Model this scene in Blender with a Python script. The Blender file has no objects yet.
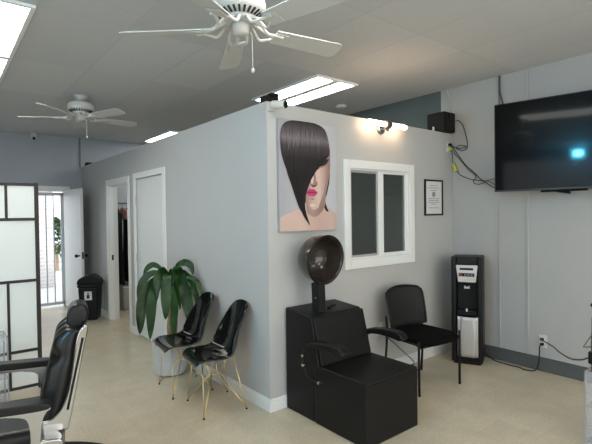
import bpy, bmesh, math, random
from mathutils import Vector, Matrix, Euler
random.seed(4)
C = bpy.context.scene.collection
PI = math.pi
R = math.radians
XR, YF, ZC, HP, TP = 2.549, 5.741, 2.954, 2.44, 0.12   # right wall, far wall, ceiling, partition height / thickness
XW, YN = -4.7, -5.6                                     # the shop's other two walls

# ------------------------------------------------------------------ materials
MATS = {}
def mat(name, col, rough=.5, metal=0, spec=.5, coat=0, emit=None, es=0, bump=None, var=None, trans=0, ior=1.45, alpha=1, sheen=0):
    """procedural principled material; var=(scale, amount) mottles the colour, bump=(scale, strength) adds relief"""
    m = bpy.data.materials.new(name); m.use_nodes = True
    nt = m.node_tree; b = nt.nodes['Principled BSDF']
    b.inputs['Base Color'].default_value = (*col, 1)
    b.inputs['Roughness'].default_value = rough
    b.inputs['Metallic'].default_value = metal
    b.inputs['Specular IOR Level'].default_value = spec
    b.inputs['Coat Weight'].default_value = coat
    b.inputs['Coat Roughness'].default_value = .06
    b.inputs['Transmission Weight'].default_value = trans
    b.inputs['IOR'].default_value = ior
    b.inputs['Alpha'].default_value = alpha
    b.inputs['Sheen Weight'].default_value = sheen
    if emit:
        b.inputs['Emission Color'].default_value = (*emit, 1)
        b.inputs['Emission Strength'].default_value = es
    tc = nt.nodes.new('ShaderNodeTexCoord')
    if var:
        n = nt.nodes.new('ShaderNodeTexNoise'); n.inputs['Scale'].default_value = var[0]
        n.inputs['Detail'].default_value = 4
        nt.links.new(tc.outputs['Object'], n.inputs['Vector'])
        r = nt.nodes.new('ShaderNodeValToRGB')
        a = var[1]
        r.color_ramp.elements[0].position = .3; r.color_ramp.elements[1].position = .7
        r.color_ramp.elements[0].color = (*[c * (1 - a) for c in col], 1)
        r.color_ramp.elements[1].color = (*[min(1, c * (1 + a)) for c in col], 1)
        nt.links.new(n.outputs['Fac'], r.inputs['Fac'])
        nt.links.new(r.outputs['Color'], b.inputs['Base Color'])
    if bump:
        n = nt.nodes.new('ShaderNodeTexNoise'); n.inputs['Scale'].default_value = bump[0]
        n.inputs['Detail'].default_value = 3
        nt.links.new(tc.outputs['Object'], n.inputs['Vector'])
        bp = nt.nodes.new('ShaderNodeBump'); bp.inputs['Strength'].default_value = bump[1]
        bp.inputs['Distance'].default_value = .01
        nt.links.new(n.outputs['Fac'], bp.inputs['Height'])
        nt.links.new(bp.outputs['Normal'], b.inputs['Normal'])
    MATS[name] = m
    return m

M_wall = mat('painted_grey_wall', (.495, .495, .482), .55, spec=.3, bump=(90, .06), var=(1.2, .02))
M_wallr = mat('painted_warm_grey_wall', (.425, .425, .41), .55, spec=.3, bump=(70, .08), var=(1.4, .03))
M_wallb = mat('painted_blue_grey_wall', (.36, .39, .43), .55, spec=.3, bump=(70, .08), var=(1.4, .03))
M_walld = mat('painted_dark_green_wall', (.105, .128, .124), .6, spec=.3, bump=(70, .08), var=(2, .05))
M_trim = mat('white_trim_paint', (.80, .81, .80), .4, spec=.4)
M_door = mat('white_door_paint', (.72, .73, .71), .45, spec=.4)
M_basedark = mat('dark_grey_baseboard_vinyl', (.09, .10, .10), .5)
M_white = mat('white_plastic', (.62, .62, .60), .4)
M_fan = mat('white_fan_enamel', (.54, .54, .52), .4, spec=.35)
M_black = mat('black_plastic', (.006, .006, .0065), .4, spec=.3)
M_blackm = mat('matte_black_plastic', (.009, .009, .009), .65, spec=.25)
M_slot = mat('dark_slot', (.02, .02, .02), .8)
M_vinyl = mat('black_vinyl', (.007, .007, .007), .45, spec=.28, bump=(160, .12), var=(14, .12))
M_leather = mat('black_leather', (.009, .0095, .0095), .34, bump=(120, .15), spec=.4)
M_gloss = mat('glossy_black_shell', (.003, .003, .0035), .12, coat=.5, spec=.4)
M_gold = mat('brushed_gold_wire', (.86, .68, .34), .32, metal=1)
M_chrome = mat('polished_chrome', (.46, .46, .455), .16, metal=1)
M_silver = mat('silver_panel', (.55, .54, .53), .4, metal=.55)
M_fabric = mat('black_seat_fabric', (.004, .004, .004), .95, spec=.1, bump=(300, .3))
M_frame = mat('black_divider_frame', (.022, .019, .018), .5)
M_frost = mat('frosted_white_panel', (.80, .83, .80), .5)
M_leaf = mat('dracaena_leaf', (.014, .045, .009), .42, var=(9, .55), spec=.5)
M_bark = mat('tan_cane_bark', (.30, .19, .11), .8, var=(30, .35), bump=(60, .5))
M_pot = mat('white_glazed_pot', (.55, .55, .55), .35, var=(3, .06))
M_soil = mat('dark_soil', (.03, .022, .015), .95, bump=(60, .8))
M_yellow = mat('yellow_green_plastic', (.50, .50, .08), .5)
M_grey = mat('grey_metal', (.16, .165, .17), .4, metal=.6)
M_cord = mat('black_rubber_cord', (.012, .012, .012), .5)
M_cordg = mat('grey_rubber_cord', (.07, .07, .075), .5)
M_hood = mat('dark_brown_tinted_hood', (.034, .025, .020), .25, coat=.5, spec=.4)
M_paper = mat('white_paper', (.68, .68, .68), .8)
M_ink = mat('grey_print', (.25, .25, .26), .8)
M_tv = mat('black_tv_glass', (.002, .002, .0025), .24, spec=.07, coat=.2)
M_tvb = mat('black_tv_bezel', (.008, .008, .008), .3)
M_red = mat('red_button', (.35, .03, .01), .4)
M_cloth1 = mat('black_cloth', (.012, .012, .014), .9, bump=(40, .3))
M_cloth2 = mat('dark_burgundy_cloth', (.10, .015, .02), .9, bump=(40, .3))
M_pink = mat('dusty_pink_cloth', (.45, .22, .20), .9, bump=(40, .3))
M_gate = mat('white_gate_paint', (.55, .58, .62), .45)
M_wire = mat('white_wire', (.6, .6, .58), .5)
M_tube = mat('lit_fluorescent_diffuser', (.8, .8, .8), .5, emit=(1, .99, .93), es=10)
M_panel = mat('lit_ceiling_panel', (.8, .8, .8), .5, emit=(1, .99, .94), es=7)
M_bulb = mat('lit_warm_bulb', (.8, .7, .5), .5, emit=(1, .67, .41), es=13)
M_blue = mat('lit_blue_lamp', (.1, .3, .8), .5, emit=(.10, .62, 1), es=900)
M_concrete = mat('sunlit_concrete', (.42, .42, .42), .9, var=(3, .1))

def mat_glass():
    m = bpy.data.materials.new('clear_window_glass'); m.use_nodes = True
    nt = m.node_tree; nt.nodes.clear()
    o = nt.nodes.new('ShaderNodeOutputMaterial'); mx = nt.nodes.new('ShaderNodeMixShader')
    t = nt.nodes.new('ShaderNodeBsdfTransparent'); g = nt.nodes.new('ShaderNodeBsdfGlossy')
    t.inputs['Color'].default_value = (.82, .88, .86, 1); g.inputs['Roughness'].default_value = .03
    dd = nt.nodes.new('ShaderNodeBsdfDiffuse'); dd.inputs['Color'].default_value = (.40, .47, .44, 1)   # pale haze mixed into the glass to lighten the dark panes
    m0 = nt.nodes.new('ShaderNodeMixShader'); m0.inputs[0].default_value = .13
    nt.links.new(t.outputs[0], m0.inputs[1]); nt.links.new(dd.outputs[0], m0.inputs[2])
    f = nt.nodes.new('ShaderNodeFresnel'); f.inputs['IOR'].default_value = 1.7
    nt.links.new(f.outputs[0], mx.inputs[0]); nt.links.new(m0.outputs[0], mx.inputs[1]); nt.links.new(g.outputs[0], mx.inputs[2])
    nt.links.new(mx.outputs[0], o.inputs[0]); return m
M_glass = mat_glass()

def mat_sheer(name, col, cover, rough=.6):
    """a weave or a tinted sheet that lets part of the light straight through"""
    m = bpy.data.materials.new(name); m.use_nodes = True
    nt = m.node_tree; b = nt.nodes['Principled BSDF']; o = nt.nodes['Material Output']
    b.inputs['Base Color'].default_value = (*col, 1); b.inputs['Roughness'].default_value = rough
    t = nt.nodes.new('ShaderNodeBsdfTransparent'); mx = nt.nodes.new('ShaderNodeMixShader')
    mx.inputs[0].default_value = cover
    nt.links.new(t.outputs[0], mx.inputs[1]); nt.links.new(b.outputs[0], mx.inputs[2]); nt.links.new(mx.outputs[0], o.inputs[0])
    return m
M_screen = mat_sheer('insect_screen_mesh', (.07, .085, .08), .28)
M_mesh = mat_sheer('black_chair_mesh', (.005, .005, .005), .86, .7)
M_acryl = mat_sheer('clear_acrylic', (.55, .56, .60), .22, .1)
M_acryledge = mat_sheer('clear_acrylic_edge', (.50, .51, .54), .6, .2)

def mat_floor():
    m = mat('beige_vinyl_tile', (.5, .45, .36), .28, spec=.45)
    nt = m.node_tree; b = nt.nodes['Principled BSDF']
    tc = nt.nodes.new('ShaderNodeTexCoord')
    n1 = nt.nodes.new('ShaderNodeTexNoise'); n1.inputs['Scale'].default_value = 55; n1.inputs['Detail'].default_value = 5
    n2 = nt.nodes.new('ShaderNodeTexNoise'); n2.inputs['Scale'].default_value = 5; n2.inputs['Detail'].default_value = 4
    br = nt.nodes.new('ShaderNodeTexBrick'); br.inputs['Scale'].default_value = 1
    br.offset = 0; br.inputs['Brick Width'].default_value = .305; br.inputs['Row Height'].default_value = .305
    br.inputs['Mortar Size'].default_value = .0012; br.inputs['Mortar Smooth'].default_value = .3
    br.inputs['Color1'].default_value = (1, 1, 1, 1); br.inputs['Color2'].default_value = (.93, .93, .93, 1)
    br.inputs['Mortar'].default_value = (.80, .78, .75, 1)
    for n in (n1, n2, br): nt.links.new(tc.outputs['Object'], n.inputs['Vector'])
    r1 = nt.nodes.new('ShaderNodeValToRGB')
    e = r1.color_ramp.elements; e[0].position = .32; e[1].position = .68
    e[0].color = (.47, .40, .285, 1); e[1].color = (.64, .57, .43, 1)
    mx = nt.nodes.new('ShaderNodeMix'); mx.data_type = 'FLOAT'
    ad = nt.nodes.new('ShaderNodeMath'); ad.operation = 'MULTIPLY_ADD'
    ad.inputs[1].default_value = .45
    nt.links.new(n2.outputs['Fac'], ad.inputs[0])
    m2 = nt.nodes.new('ShaderNodeMath'); m2.operation = 'MULTIPLY'; m2.inputs[1].default_value = .55
    nt.links.new(n1.outputs['Fac'], m2.inputs[0]); nt.links.new(m2.outputs[0], ad.inputs[2])
    nt.links.new(ad.outputs[0], r1.inputs['Fac'])
    mm = nt.nodes.new('ShaderNodeMixRGB'); mm.blend_type = 'MULTIPLY'; mm.inputs[0].default_value = 1
    nt.links.new(r1.outputs['Color'], mm.inputs[1]); nt.links.new(br.outputs['Color'], mm.inputs[2])
    nt.links.new(mm.outputs[0], b.inputs['Base Color'])
    rr = nt.nodes.new('ShaderNodeMapRange'); rr.inputs['To Min'].default_value = .22; rr.inputs['To Max'].default_value = .42
    nt.links.new(n2.outputs['Fac'], rr.inputs['Value']); nt.links.new(rr.outputs[0], b.inputs['Roughness'])
    nt.nodes.remove(mx)
    return m
M_floor = mat_floor()

def mat_ceiling():
    m = mat('painted_ceiling_tile', (.42, .42, .42), .7, spec=.25)
    nt = m.node_tree; b = nt.nodes['Principled BSDF']
    tc = nt.nodes.new('ShaderNodeTexCoord')
    mp = nt.nodes.new('ShaderNodeMapping'); mp.inputs['Location'].default_value = (-.965 + 10 * .61, -.49 + 10 * 1.22, 0)
    nt.links.new(tc.outputs['Object'], mp.inputs['Vector'])
    br = nt.nodes.new('ShaderNodeTexBrick'); br.offset = 0; br.inputs['Scale'].default_value = 1
    br.inputs['Brick Width'].default_value = .61; br.inputs['Row Height'].default_value = 1.22
    br.inputs['Mortar Size'].default_value = .008; br.inputs['Mortar Smooth'].default_value = .2; br.inputs['Bias'].default_value = 0
    br.inputs['Color1'].default_value = (.53, .55, .565, 1); br.inputs['Color2'].default_value = (.60, .62, .635, 1)
    br.inputs['Mortar'].default_value = (.53, .54, .55, 1)
    nt.links.new(mp.outputs[0], br.inputs['Vector'])
    nt.links.new(br.outputs['Color'], b.inputs['Base Color'])
    v = nt.nodes.new('ShaderNodeTexVoronoi'); v.inputs['Scale'].default_value = 45
    n = nt.nodes.new('ShaderNodeTexNoise'); n.inputs['Scale'].default_value = 70; n.inputs['Detail'].default_value = 4
    for q in (v, n): nt.links.new(tc.outputs['Object'], q.inputs['Vector'])
    a = nt.nodes.new('ShaderNodeMath'); a.operation = 'ADD'
    nt.links.new(v.outputs['Distance'], a.inputs[0]); nt.links.new(n.outputs['Fac'], a.inputs[1])
    s = nt.nodes.new('ShaderNodeMath'); s.operation = 'MULTIPLY_ADD'; s.inputs[1].default_value = -1.2
    nt.links.new(br.outputs['Fac'], s.inputs[0]); nt.links.new(a.outputs[0], s.inputs[2])
    bp = nt.nodes.new('ShaderNodeBump'); bp.inputs['Strength'].default_value = .3; bp.inputs['Distance'].default_value = .005
    nt.links.new(s.outputs[0], bp.inputs['Height']); nt.links.new(bp.outputs[0], b.inputs['Normal'])
    return m
M_ceil = mat_ceiling()

def mat_brick():
    m = mat('sunlit_brick', (.4, .3, .26), .9)
    nt = m.node_tree; b = nt.nodes['Principled BSDF']
    tc = nt.nodes.new('ShaderNodeTexCoord'); mp = nt.nodes.new('ShaderNodeMapping')
    mp.inputs['Rotation'].default_value = (R(90), 0, 0)
    br = nt.nodes.new('ShaderNodeTexBrick'); br.inputs['Scale'].default_value = 1
    br.inputs['Brick Width'].default_value = .24; br.inputs['Row Height'].default_value = .085; br.inputs['Mortar Size'].default_value = .012
    br.inputs['Color1'].default_value = (.46, .40, .37, 1); br.inputs['Color2'].default_value = (.56, .51, .48, 1); br.inputs['Mortar'].default_value = (.6, .58, .55, 1)
    nt.links.new(tc.outputs['Object'], mp.inputs['Vector']); nt.links.new(mp.outputs[0], br.inputs['Vector'])
    nt.links.new(br.outputs['Color'], b.inputs['Base Color']); return m
M_brick = mat_brick()

def mat_print(name, lo, hi, axis, stops=None, streak=None):
    """ink on the poster: a printed colour ramp along x or z of the sheet, optionally with printed strands"""
    m = mat(name, lo, .55, spec=.35)
    nt = m.node_tree; b = nt.nodes['Principled BSDF']
    tc = nt.nodes.new('ShaderNodeTexCoord'); sp = nt.nodes.new('ShaderNodeSeparateXYZ')
    nt.links.new(tc.outputs['Object'], sp.inputs[0])
    r = nt.nodes.new('ShaderNodeValToRGB'); e = r.color_ramp.elements
    if stops:
        e[0].position, e[0].color = stops[0][0], (*stops[0][1], 1)
        e[1].position, e[1].color = stops[-1][0], (*stops[-1][1], 1)
        for p, c in stops[1:-1]:
            k = e.new(p); k.color = (*c, 1)
    else:
        e[0].color = (*lo, 1); e[1].color = (*hi, 1)
    nt.links.new(sp.outputs['X' if axis == 'x' else 'Z'], r.inputs['Fac'])
    out = r.outputs['Color']
    if streak:
        mp = nt.nodes.new('ShaderNodeMapping'); mp.inputs['Scale'].default_value = (70, 1, 2.5)
        mp.inputs['Rotation'].default_value = (0, R(streak), 0)
        n = nt.nodes.new('ShaderNodeTexNoise'); n.inputs['Scale'].default_value = 1.0; n.inputs['Detail'].default_value = 3
        nt.links.new(tc.outputs['Object'], mp.inputs['Vector']); nt.links.new(mp.outputs[0], n.inputs['Vector'])
        q = nt.nodes.new('ShaderNodeValToRGB'); q.color_ramp.elements[0].position = .35; q.color_ramp.elements[1].position = .7
        q.color_ramp.elements[0].color = (.68, .68, .68, 1); q.color_ramp.elements[1].color = (1.3, 1.3, 1.3, 1)
        nt.links.new(n.outputs['Fac'], q.inputs['Fac'])
        mm = nt.nodes.new('ShaderNodeMixRGB'); mm.blend_type = 'MULTIPLY'; mm.inputs[0].default_value = 1
        nt.links.new(out, mm.inputs[1]); nt.links.new(q.outputs['Color'], mm.inputs[2]); out = mm.outputs[0]
    nt.links.new(out, b.inputs['Base Color'])
    return m

# ------------------------------------------------------------------ mesh helpers
def smooth_path(pts, n=8, closed=False):
    """Catmull-Rom through the points"""
    P = [Vector(p) for p in pts]; out = []; L = len(P)
    rng = range(L if closed else L - 1)
    for i in rng:
        if closed: a, b, c, d = P[i - 1], P[i], P[(i + 1) % L], P[(i + 2) % L]
        else: a, b, c, d = P[max(i - 1, 0)], P[i], P[i + 1], P[min(i + 2, L - 1)]
        for k in range(n):
            t = k / n
            out.append(.5 * ((2 * b) + (c - a) * t + (2 * a - 5 * b + 4 * c - d) * t * t + (3 * b - a - 3 * c + d) * t ** 3))
    if not closed: out.append(P[-1])
    return out

class MB:
    def __init__(s): s.bm = bmesh.new()
    def box(s, lo, hi, mtx=None, taper=None):
        vs = []
        for z in (0, 1):
            for y in (0, 1):
                for x in (0, 1):
                    p = Vector((hi[0] if x else lo[0], hi[1] if y else lo[1], hi[2] if z else lo[2]))
                    if taper and z:
                        cx, cy = (lo[0] + hi[0]) / 2, (lo[1] + hi[1]) / 2
                        p.x = cx + (p.x - cx) * taper; p.y = cy + (p.y - cy) * taper
                    vs.append(s.bm.verts.new(mtx @ p if mtx else p))
        for f in ((0, 2, 3, 1), (4, 5, 7, 6), (0, 1, 5, 4), (2, 6, 7, 3), (0, 4, 6, 2), (1, 3, 7, 5)):
            s.bm.faces.new([vs[i] for i in f])
        return s
    def prism(s, pts, axis, a, b):
        """outline (2-D) extruded along an axis from a to b"""
        def P(u, v, w): return {'x': (w, u, v), 'y': (u, w, v), 'z': (u, v, w)}[axis]
        v0 = [s.bm.verts.new(P(u, v, a)) for u, v in pts]; v1 = [s.bm.verts.new(P(u, v, b)) for u, v in pts]
        n = len(pts); s.bm.faces.new(v0); s.bm.faces.new(v1[::-1])
        for i in range(n): s.bm.faces.new((v0[i], v1[i], v1[(i + 1) % n], v0[(i + 1) % n]))
        return s
    def tube(s, pts, r, seg=8, closed=False):
        P = [Vector(p) for p in pts]; n = len(P); rings = []
        rad = r if callable(r) else (lambda t: r)
        t0 = (P[1] - P[0]).normalized(); up = Vector((0, 0, 1)) if abs(t0.z) < .9 else Vector((1, 0, 0))
        nr = t0.cross(up).normalized()
        for i in range(n):
            if closed: t = (P[(i + 1) % n] - P[i - 1]).normalized()
            else: t = (P[min(i + 1, n - 1)] - P[max(i - 1, 0)]).normalized()
            nr = (nr - t * nr.dot(t)).normalized(); bn = t.cross(nr); q = rad(i / max(n - 1, 1))
            rings.append([s.bm.verts.new(P[i] + q * (math.cos(2 * PI * k / seg) * nr + math.sin(2 * PI * k / seg) * bn)) for k in range(seg)])
        for i in range(n if closed else n - 1):
            a, b = rings[i], rings[(i + 1) % n]
            for k in range(seg): s.bm.faces.new((a[k], a[(k + 1) % seg], b[(k + 1) % seg], b[k]))
        if not closed:
            s.bm.faces.new(rings[0][::-1]); s.bm.faces.new(rings[-1])
        return s
    def cyl(s, a, b, r, r2=None, seg=24):
        r2 = r if r2 is None else r2
        return s.tube([a, b], lambda t: r + (r2 - r) * t, seg)
    def lathe(s, prof, c=(0, 0, 0), seg=32, mtx=None):
        """(radius, z) outline turned about z"""
        rings = []
        for r, z in prof:
            if r < 1e-5:
                p = Vector((c[0], c[1], c[2] + z)); rings.append([s.bm.verts.new(mtx @ p if mtx else p)])
            else:
                ring = []
                for k in range(seg):
                    p = Vector((c[0] + r * math.cos(2 * PI * k / seg), c[1] + r * math.sin(2 * PI * k / seg), c[2] + z))
                    ring.append(s.bm.verts.new(mtx @ p if mtx else p))
                rings.append(ring)
        for a, b in zip(rings, rings[1:]):
            for k in range(seg):
                k2 = (k + 1) % seg
                if len(a) == 1 and len(b) == 1: continue
                if len(a) == 1: s.bm.faces.new((a[0], b[k2], b[k]))
                elif len(b) == 1: s.bm.faces.new((a[k], a[k2], b[0]))
                else: s.bm.faces.new((a[k], a[k2], b[k2], b[k]))
        if len(rings[0]) > 1: s.bm.faces.new(rings[0][::-1])
        if len(rings[-1]) > 1: s.bm.faces.new(rings[-1])
        return s
    def grid(s, fn, nu, nv):
        g = [[s.bm.verts.new(fn(i / nu, j / nv)) for j in range(nv + 1)] for i in range(nu + 1)]
        for i in range(nu):
            for j in range(nv): s.bm.faces.new((g[i][j], g[i + 1][j], g[i + 1][j + 1], g[i][j + 1]))
        return s
    def poly(s, pts):
        s.bm.faces.new([s.bm.verts.new(p) for p in pts]); return s
    def build(s, name, m, parent=None, loc=(0, 0, 0), rot=(0, 0, 0), bevel=0, seg=2, smooth=False, solid=0, sub=0, offset=0):
        bmesh.ops.recalc_face_normals(s.bm, faces=s.bm.faces)
        me = bpy.data.meshes.new(name); s.bm.to_mesh(me); s.bm.free()
        o = bpy.data.objects.new(name, me); C.objects.link(o)
        me.materials.append(m); o.location = loc; o.rotation_euler = rot
        if parent: o.parent = parent
        if solid:
            d = o.modifiers.new('thickness', 'SOLIDIFY'); d.thickness = solid; d.offset = offset
        if bevel:
            d = o.modifiers.new('bevel', 'BEVEL'); d.width = bevel; d.segments = seg; d.limit_method = 'ANGLE'; d.angle_limit = R(40)
        if sub:
            d = o.modifiers.new('subdivision', 'SUBSURF'); d.levels = sub; d.render_levels = sub
        if smooth or bevel:
            for p in me.polygons: p.use_smooth = True
            if not sub and not smooth:
                d = o.modifiers.new('weighted_normal', 'WEIGHTED_NORMAL'); d.keep_sharp = False
        return o

def empty(name, loc=(0, 0, 0), rz=0):
    o = bpy.data.objects.new(name, None); C.objects.link(o); o.location = loc; o.rotation_euler = (0, 0, rz)
    o.empty_display_size = .1; return o
def tag(o, label, cat, group=None):
    o['label'] = label; o['category'] = cat
    if group: o['group'] = group
    return o
def struct(o):
    o['kind'] = 'structure'; return o
def thing(name, label, cat, loc=(0, 0, 0), rz=0, group=None):
    return tag(empty(name, loc, rz), label, cat, group)
def copy_tree(o, parent=None):
    c = o.copy(); C.objects.link(c)
    if parent: c.parent = parent
    for ch in list(o.children): copy_tree(ch, c)
    return c

def wall_with_holes(axis, v0, v1, a0, a1, z1, holes):
    """wall slab from boxes; axis 'x' = slab between x v0..v1 running along y a0..a1; holes (b0,b1,zlo,zhi)"""
    b = MB(); hs = sorted(holes); cur = a0
    def bx(p, q, zl, zh):
        if q - p < 1e-6 or zh - zl < 1e-6: return
        if axis == 'x': b.box((v0, p, zl), (v1, q, zh))
        else: b.box((p, v0, zl), (q, v1, zh))
    for h0, h1, zl, zh in hs:
        bx(cur, h0, 0, z1); bx(h0, h1, 0, zl); bx(h0, h1, zh, z1); cur = h1
    bx(cur, a1, 0, z1)
    return b

# ------------------------------------------------------------------ setting
struct(MB().box((XW - .15, YN - .15, -.1), (XR + .15, YF + .15, 0)).build('floor', M_floor))
struct(MB().box((XW - .15, YN - .15, ZC), (XR + .15, YF + .15, ZC + .1)).build('ceiling', M_ceil))
D1 = (3.27, 4.17); D2 = (2.07, 2.96); DF = (-1.20, -.255); W1 = (.905, 1.762, 1.135, 1.968)
struct(wall_with_holes('x', 0, TP, 0, YF, HP, [(D1[0], D1[1], 0, 2.03), (D2[0], D2[1], 0, 2.04)]).build('wall_partition_left', M_wall))
struct(wall_with_holes('y', 0, TP, TP, XR, HP, [W1]).build('wall_partition_front', M_wall))
struct(MB().box((XR, YN, 0), (XR + .12, .135, ZC)).build('wall_right', M_wallr))
struct(MB().box((XR, .135, 0), (XR + .12, YF, ZC)).build('wall_right_inner', M_walld))
struct(wall_with_holes('y', YF, YF + .12, XW, XR, ZC, [(DF[0], DF[1], 0, 2.03)]).build('wall_back', M_wallb))
struct(MB().box((XW - .12, YN, 0), (XW, YF, ZC)).build('wall_west', M_walld))
struct(MB().box((XW, YN - .12, 0), (XR, YN, ZC)).build('wall_near', M_wall))

def base_strip(name, x0, y0, x1, y1, h, m, notch=.012):
    b = MB().box((x0, y0, 0), (x1, y1, h - .018))
    sx, sy = (notch / 2 if x1 - x0 < .03 else 0), (notch / 2 if y1 - y0 < .03 else 0)
    b.box((x0 + sx, y0 + sy, h - .018), (x1, y1, h))
    return struct(b.build(name, m, bevel=.002))
base_strip('baseboard_left', -.016, -.016, 0, 1.995, .10, M_trim)
base_strip('baseboard_left_middle', -.016, 3.035, 0, 3.19, .10, M_trim)
base_strip('baseboard_left_far', -.016, 4.25, 0, YF, .10, M_trim)
base_strip('baseboard_front', 0, -.016, XR - .016, 0, .10, M_trim)
base_strip('baseboard_right', XR - .014, YN, XR, -.016, .135, M_basedark)
base_strip('baseboard_back', XW, YF - .014, DF[0] - .07, YF, .10, M_trim)
base_strip('baseboard_back_corner', DF[1] + .06, YF - .014, -.016, YF, .10, M_trim)
for i, y in enumerate((-.552, -.838, -2.06, -3.28)):
    struct(MB().box((XR - .014, y - .012 if i else y - .006, .135), (XR, y + .012 if i else y + .006, ZC)).build('trim_%d' % (i + 1), M_wallr, bevel=.003))
struct(MB().box((-.028, YF - .02, HP), (-.008, YF, ZC)).build('trim_5', M_grey))
struct(MB().box((XR - .012, -.012, .14), (XR, 0, HP)).build('trim_6', M_wallr))

# door frames in the left partition face
def casing(name, y0, y1, z1, w=.072, parent=None):
    b = MB()
    for x0, x1 in ((-.016, 0), (TP, TP + .016)):
        b.box((x0, y0 - w, 0), (x1, y0, z1 + w)); b.box((x0, y1, 0), (x1, y1 + w, z1 + w)); b.box((x0, y0, z1), (x1, y1, z1 + w))
    return b.build(name, M_trim, parent, bevel=.003)
d1 = struct(empty('door_1', (0, 3.72, 0)))
def local(o, b_name, bm_, m, **k):          # world-coordinate mesh parented under an unrotated empty
    c = bm_.build(b_name, m, o, loc=-Vector(o.location), **k); return c
c = casing('casing', D1[0], D1[1], 2.03, parent=d1); c.location = -Vector(d1.location)
j = MB(); j.box((0, D1[0], 0), (TP, D1[0] + .02, 2.03)); j.box((0, D1[1] - .02, 0), (TP, D1[1], 2.03)); j.box((0, D1[0], 2.01), (TP, D1[1], 2.03))
j.box((.06, D1[1] - .032, 0), (.075, D1[1] - .02, 2.01))
local(d1, 'jamb', j, M_trim)
local(d1, 'strike_plate', MB().box((.03, D1[1] - .023, .90), (.055, D1[1] - .02, .98)), M_slot)
lf = MB().box((.13, 3.275, .01), (.98, 3.312, 2.0)); local(d1, 'leaf', lf, M_door, bevel=.003)
d2 = struct(empty('door_2', (0, 2.515, 0)))
c = casing('casing', D2[0], D2[1], 2.04, parent=d2); c.location = -Vector(d2.location)
j = MB(); j.box((.02, D2[0], 0), (TP, D2[0] + .008, 2.04)); j.box((.02, D2[1] - .008, 0), (TP, D2[1], 2.04)); j.box((.02, D2[0], 2.032), (TP, D2[1], 2.04))
local(d2, 'jamb', j, M_trim)
local(d2, 'leaf', MB().box((.004, D2[0] + .012, .022), (.042, D2[1] - .012, 2.026)), M_door, bevel=.002)
for z in (.28, 1.02, 1.76):
    local(d2, 'hinge', MB().cyl((-.004, D2[1] - .006, z - .05), (-.004, D2[1] - .006, z + .05), .008, seg=10), M_silver)

# far doorway, the open leaf and the barred gate
d3 = struct(empty('door_3', ((DF[0] + DF[1]) / 2, YF, 0)))
f = MB(); w = .06
f.box((DF[0] - w, YF - .015, 0), (DF[0], YF, 2.03 + w)); f.box((DF[1], YF - .015, 0), (DF[1] + w, YF, 2.03 + w)); f.box((DF[0], YF - .015, 2.03), (DF[1], YF, 2.03 + w))
f.box((DF[0], YF, 0), (DF[0] + .03, YF + .12, 2.03)); f.box((DF[1] - .03, YF, 0), (DF[1], YF + .12, 2.03)); f.box((DF[0], YF, 2.0), (DF[1], YF + .12, 2.03))
local(d3, 'casing', f, M_trim, bevel=.003)
hx, hy, fx, fy = DF[1] - .005, YF - .03, -.175, 4.92
ang = math.atan2(fy - hy, fx - hx); Lw = math.hypot(fy - hy, fx - hx)
leafm = Matrix.Translation((hx, hy, 0)) @ Matrix.Rotation(ang, 4, 'Z')
lo = local(d3, 'leaf', MB().box((0, -.042, .02), (Lw, 0, 2.02), leafm), M_door, bevel=.003)
kb = MB(); 
for sgn in (1, -1):
    y0 = 0 if sgn > 0 else -.042
    kb.cyl(leafm @ Vector((Lw - .07, y0, .93)), leafm @ Vector((Lw - .07, y0 + sgn * .045, .93)), .012, seg=12)
    kb.lathe([(.0, -.028), (.02, -.022), (.028, 0), (.02, .022), (0, .028)], leafm @ Vector((Lw - .07, y0 + sgn * .055, .93)), 14)
kb.box((Lw - .001, -.034, .88), (Lw + .003, -.008, .99), leafm)
local(d3, 'knob', kb, M_black, smooth=True)
g = thing('security_gate', 'white barred security gate standing in the bright back doorway', 'gate', ((DF[0] + DF[1]) / 2, YF + .08, 0))
b = MB()
for x in [DF[0] + .05 + i * .118 for i in range(8)]: b.box((x - .009, YF + .071, .06), (x + .009, YF + .089, 1.98))
local(g, 'bars', b, M_gate)
b = MB(); b.box((DF[0] + .032, YF + .06, .04), (DF[1] - .032, YF + .1, .09)); b.box((DF[0] + .032, YF + .06, 1.93), (DF[1] - .032, YF + .1, 1.99))
b.box((DF[0] + .032, YF + .06, .0), (DF[0] + .06, YF + .1, 1.99)); b.box((DF[1] - .06, YF + .06, 0), (DF[1] - .032, YF + .1, 1.99))
local(g, 'gate_frame', b, M_gate, bevel=.003)

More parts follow.
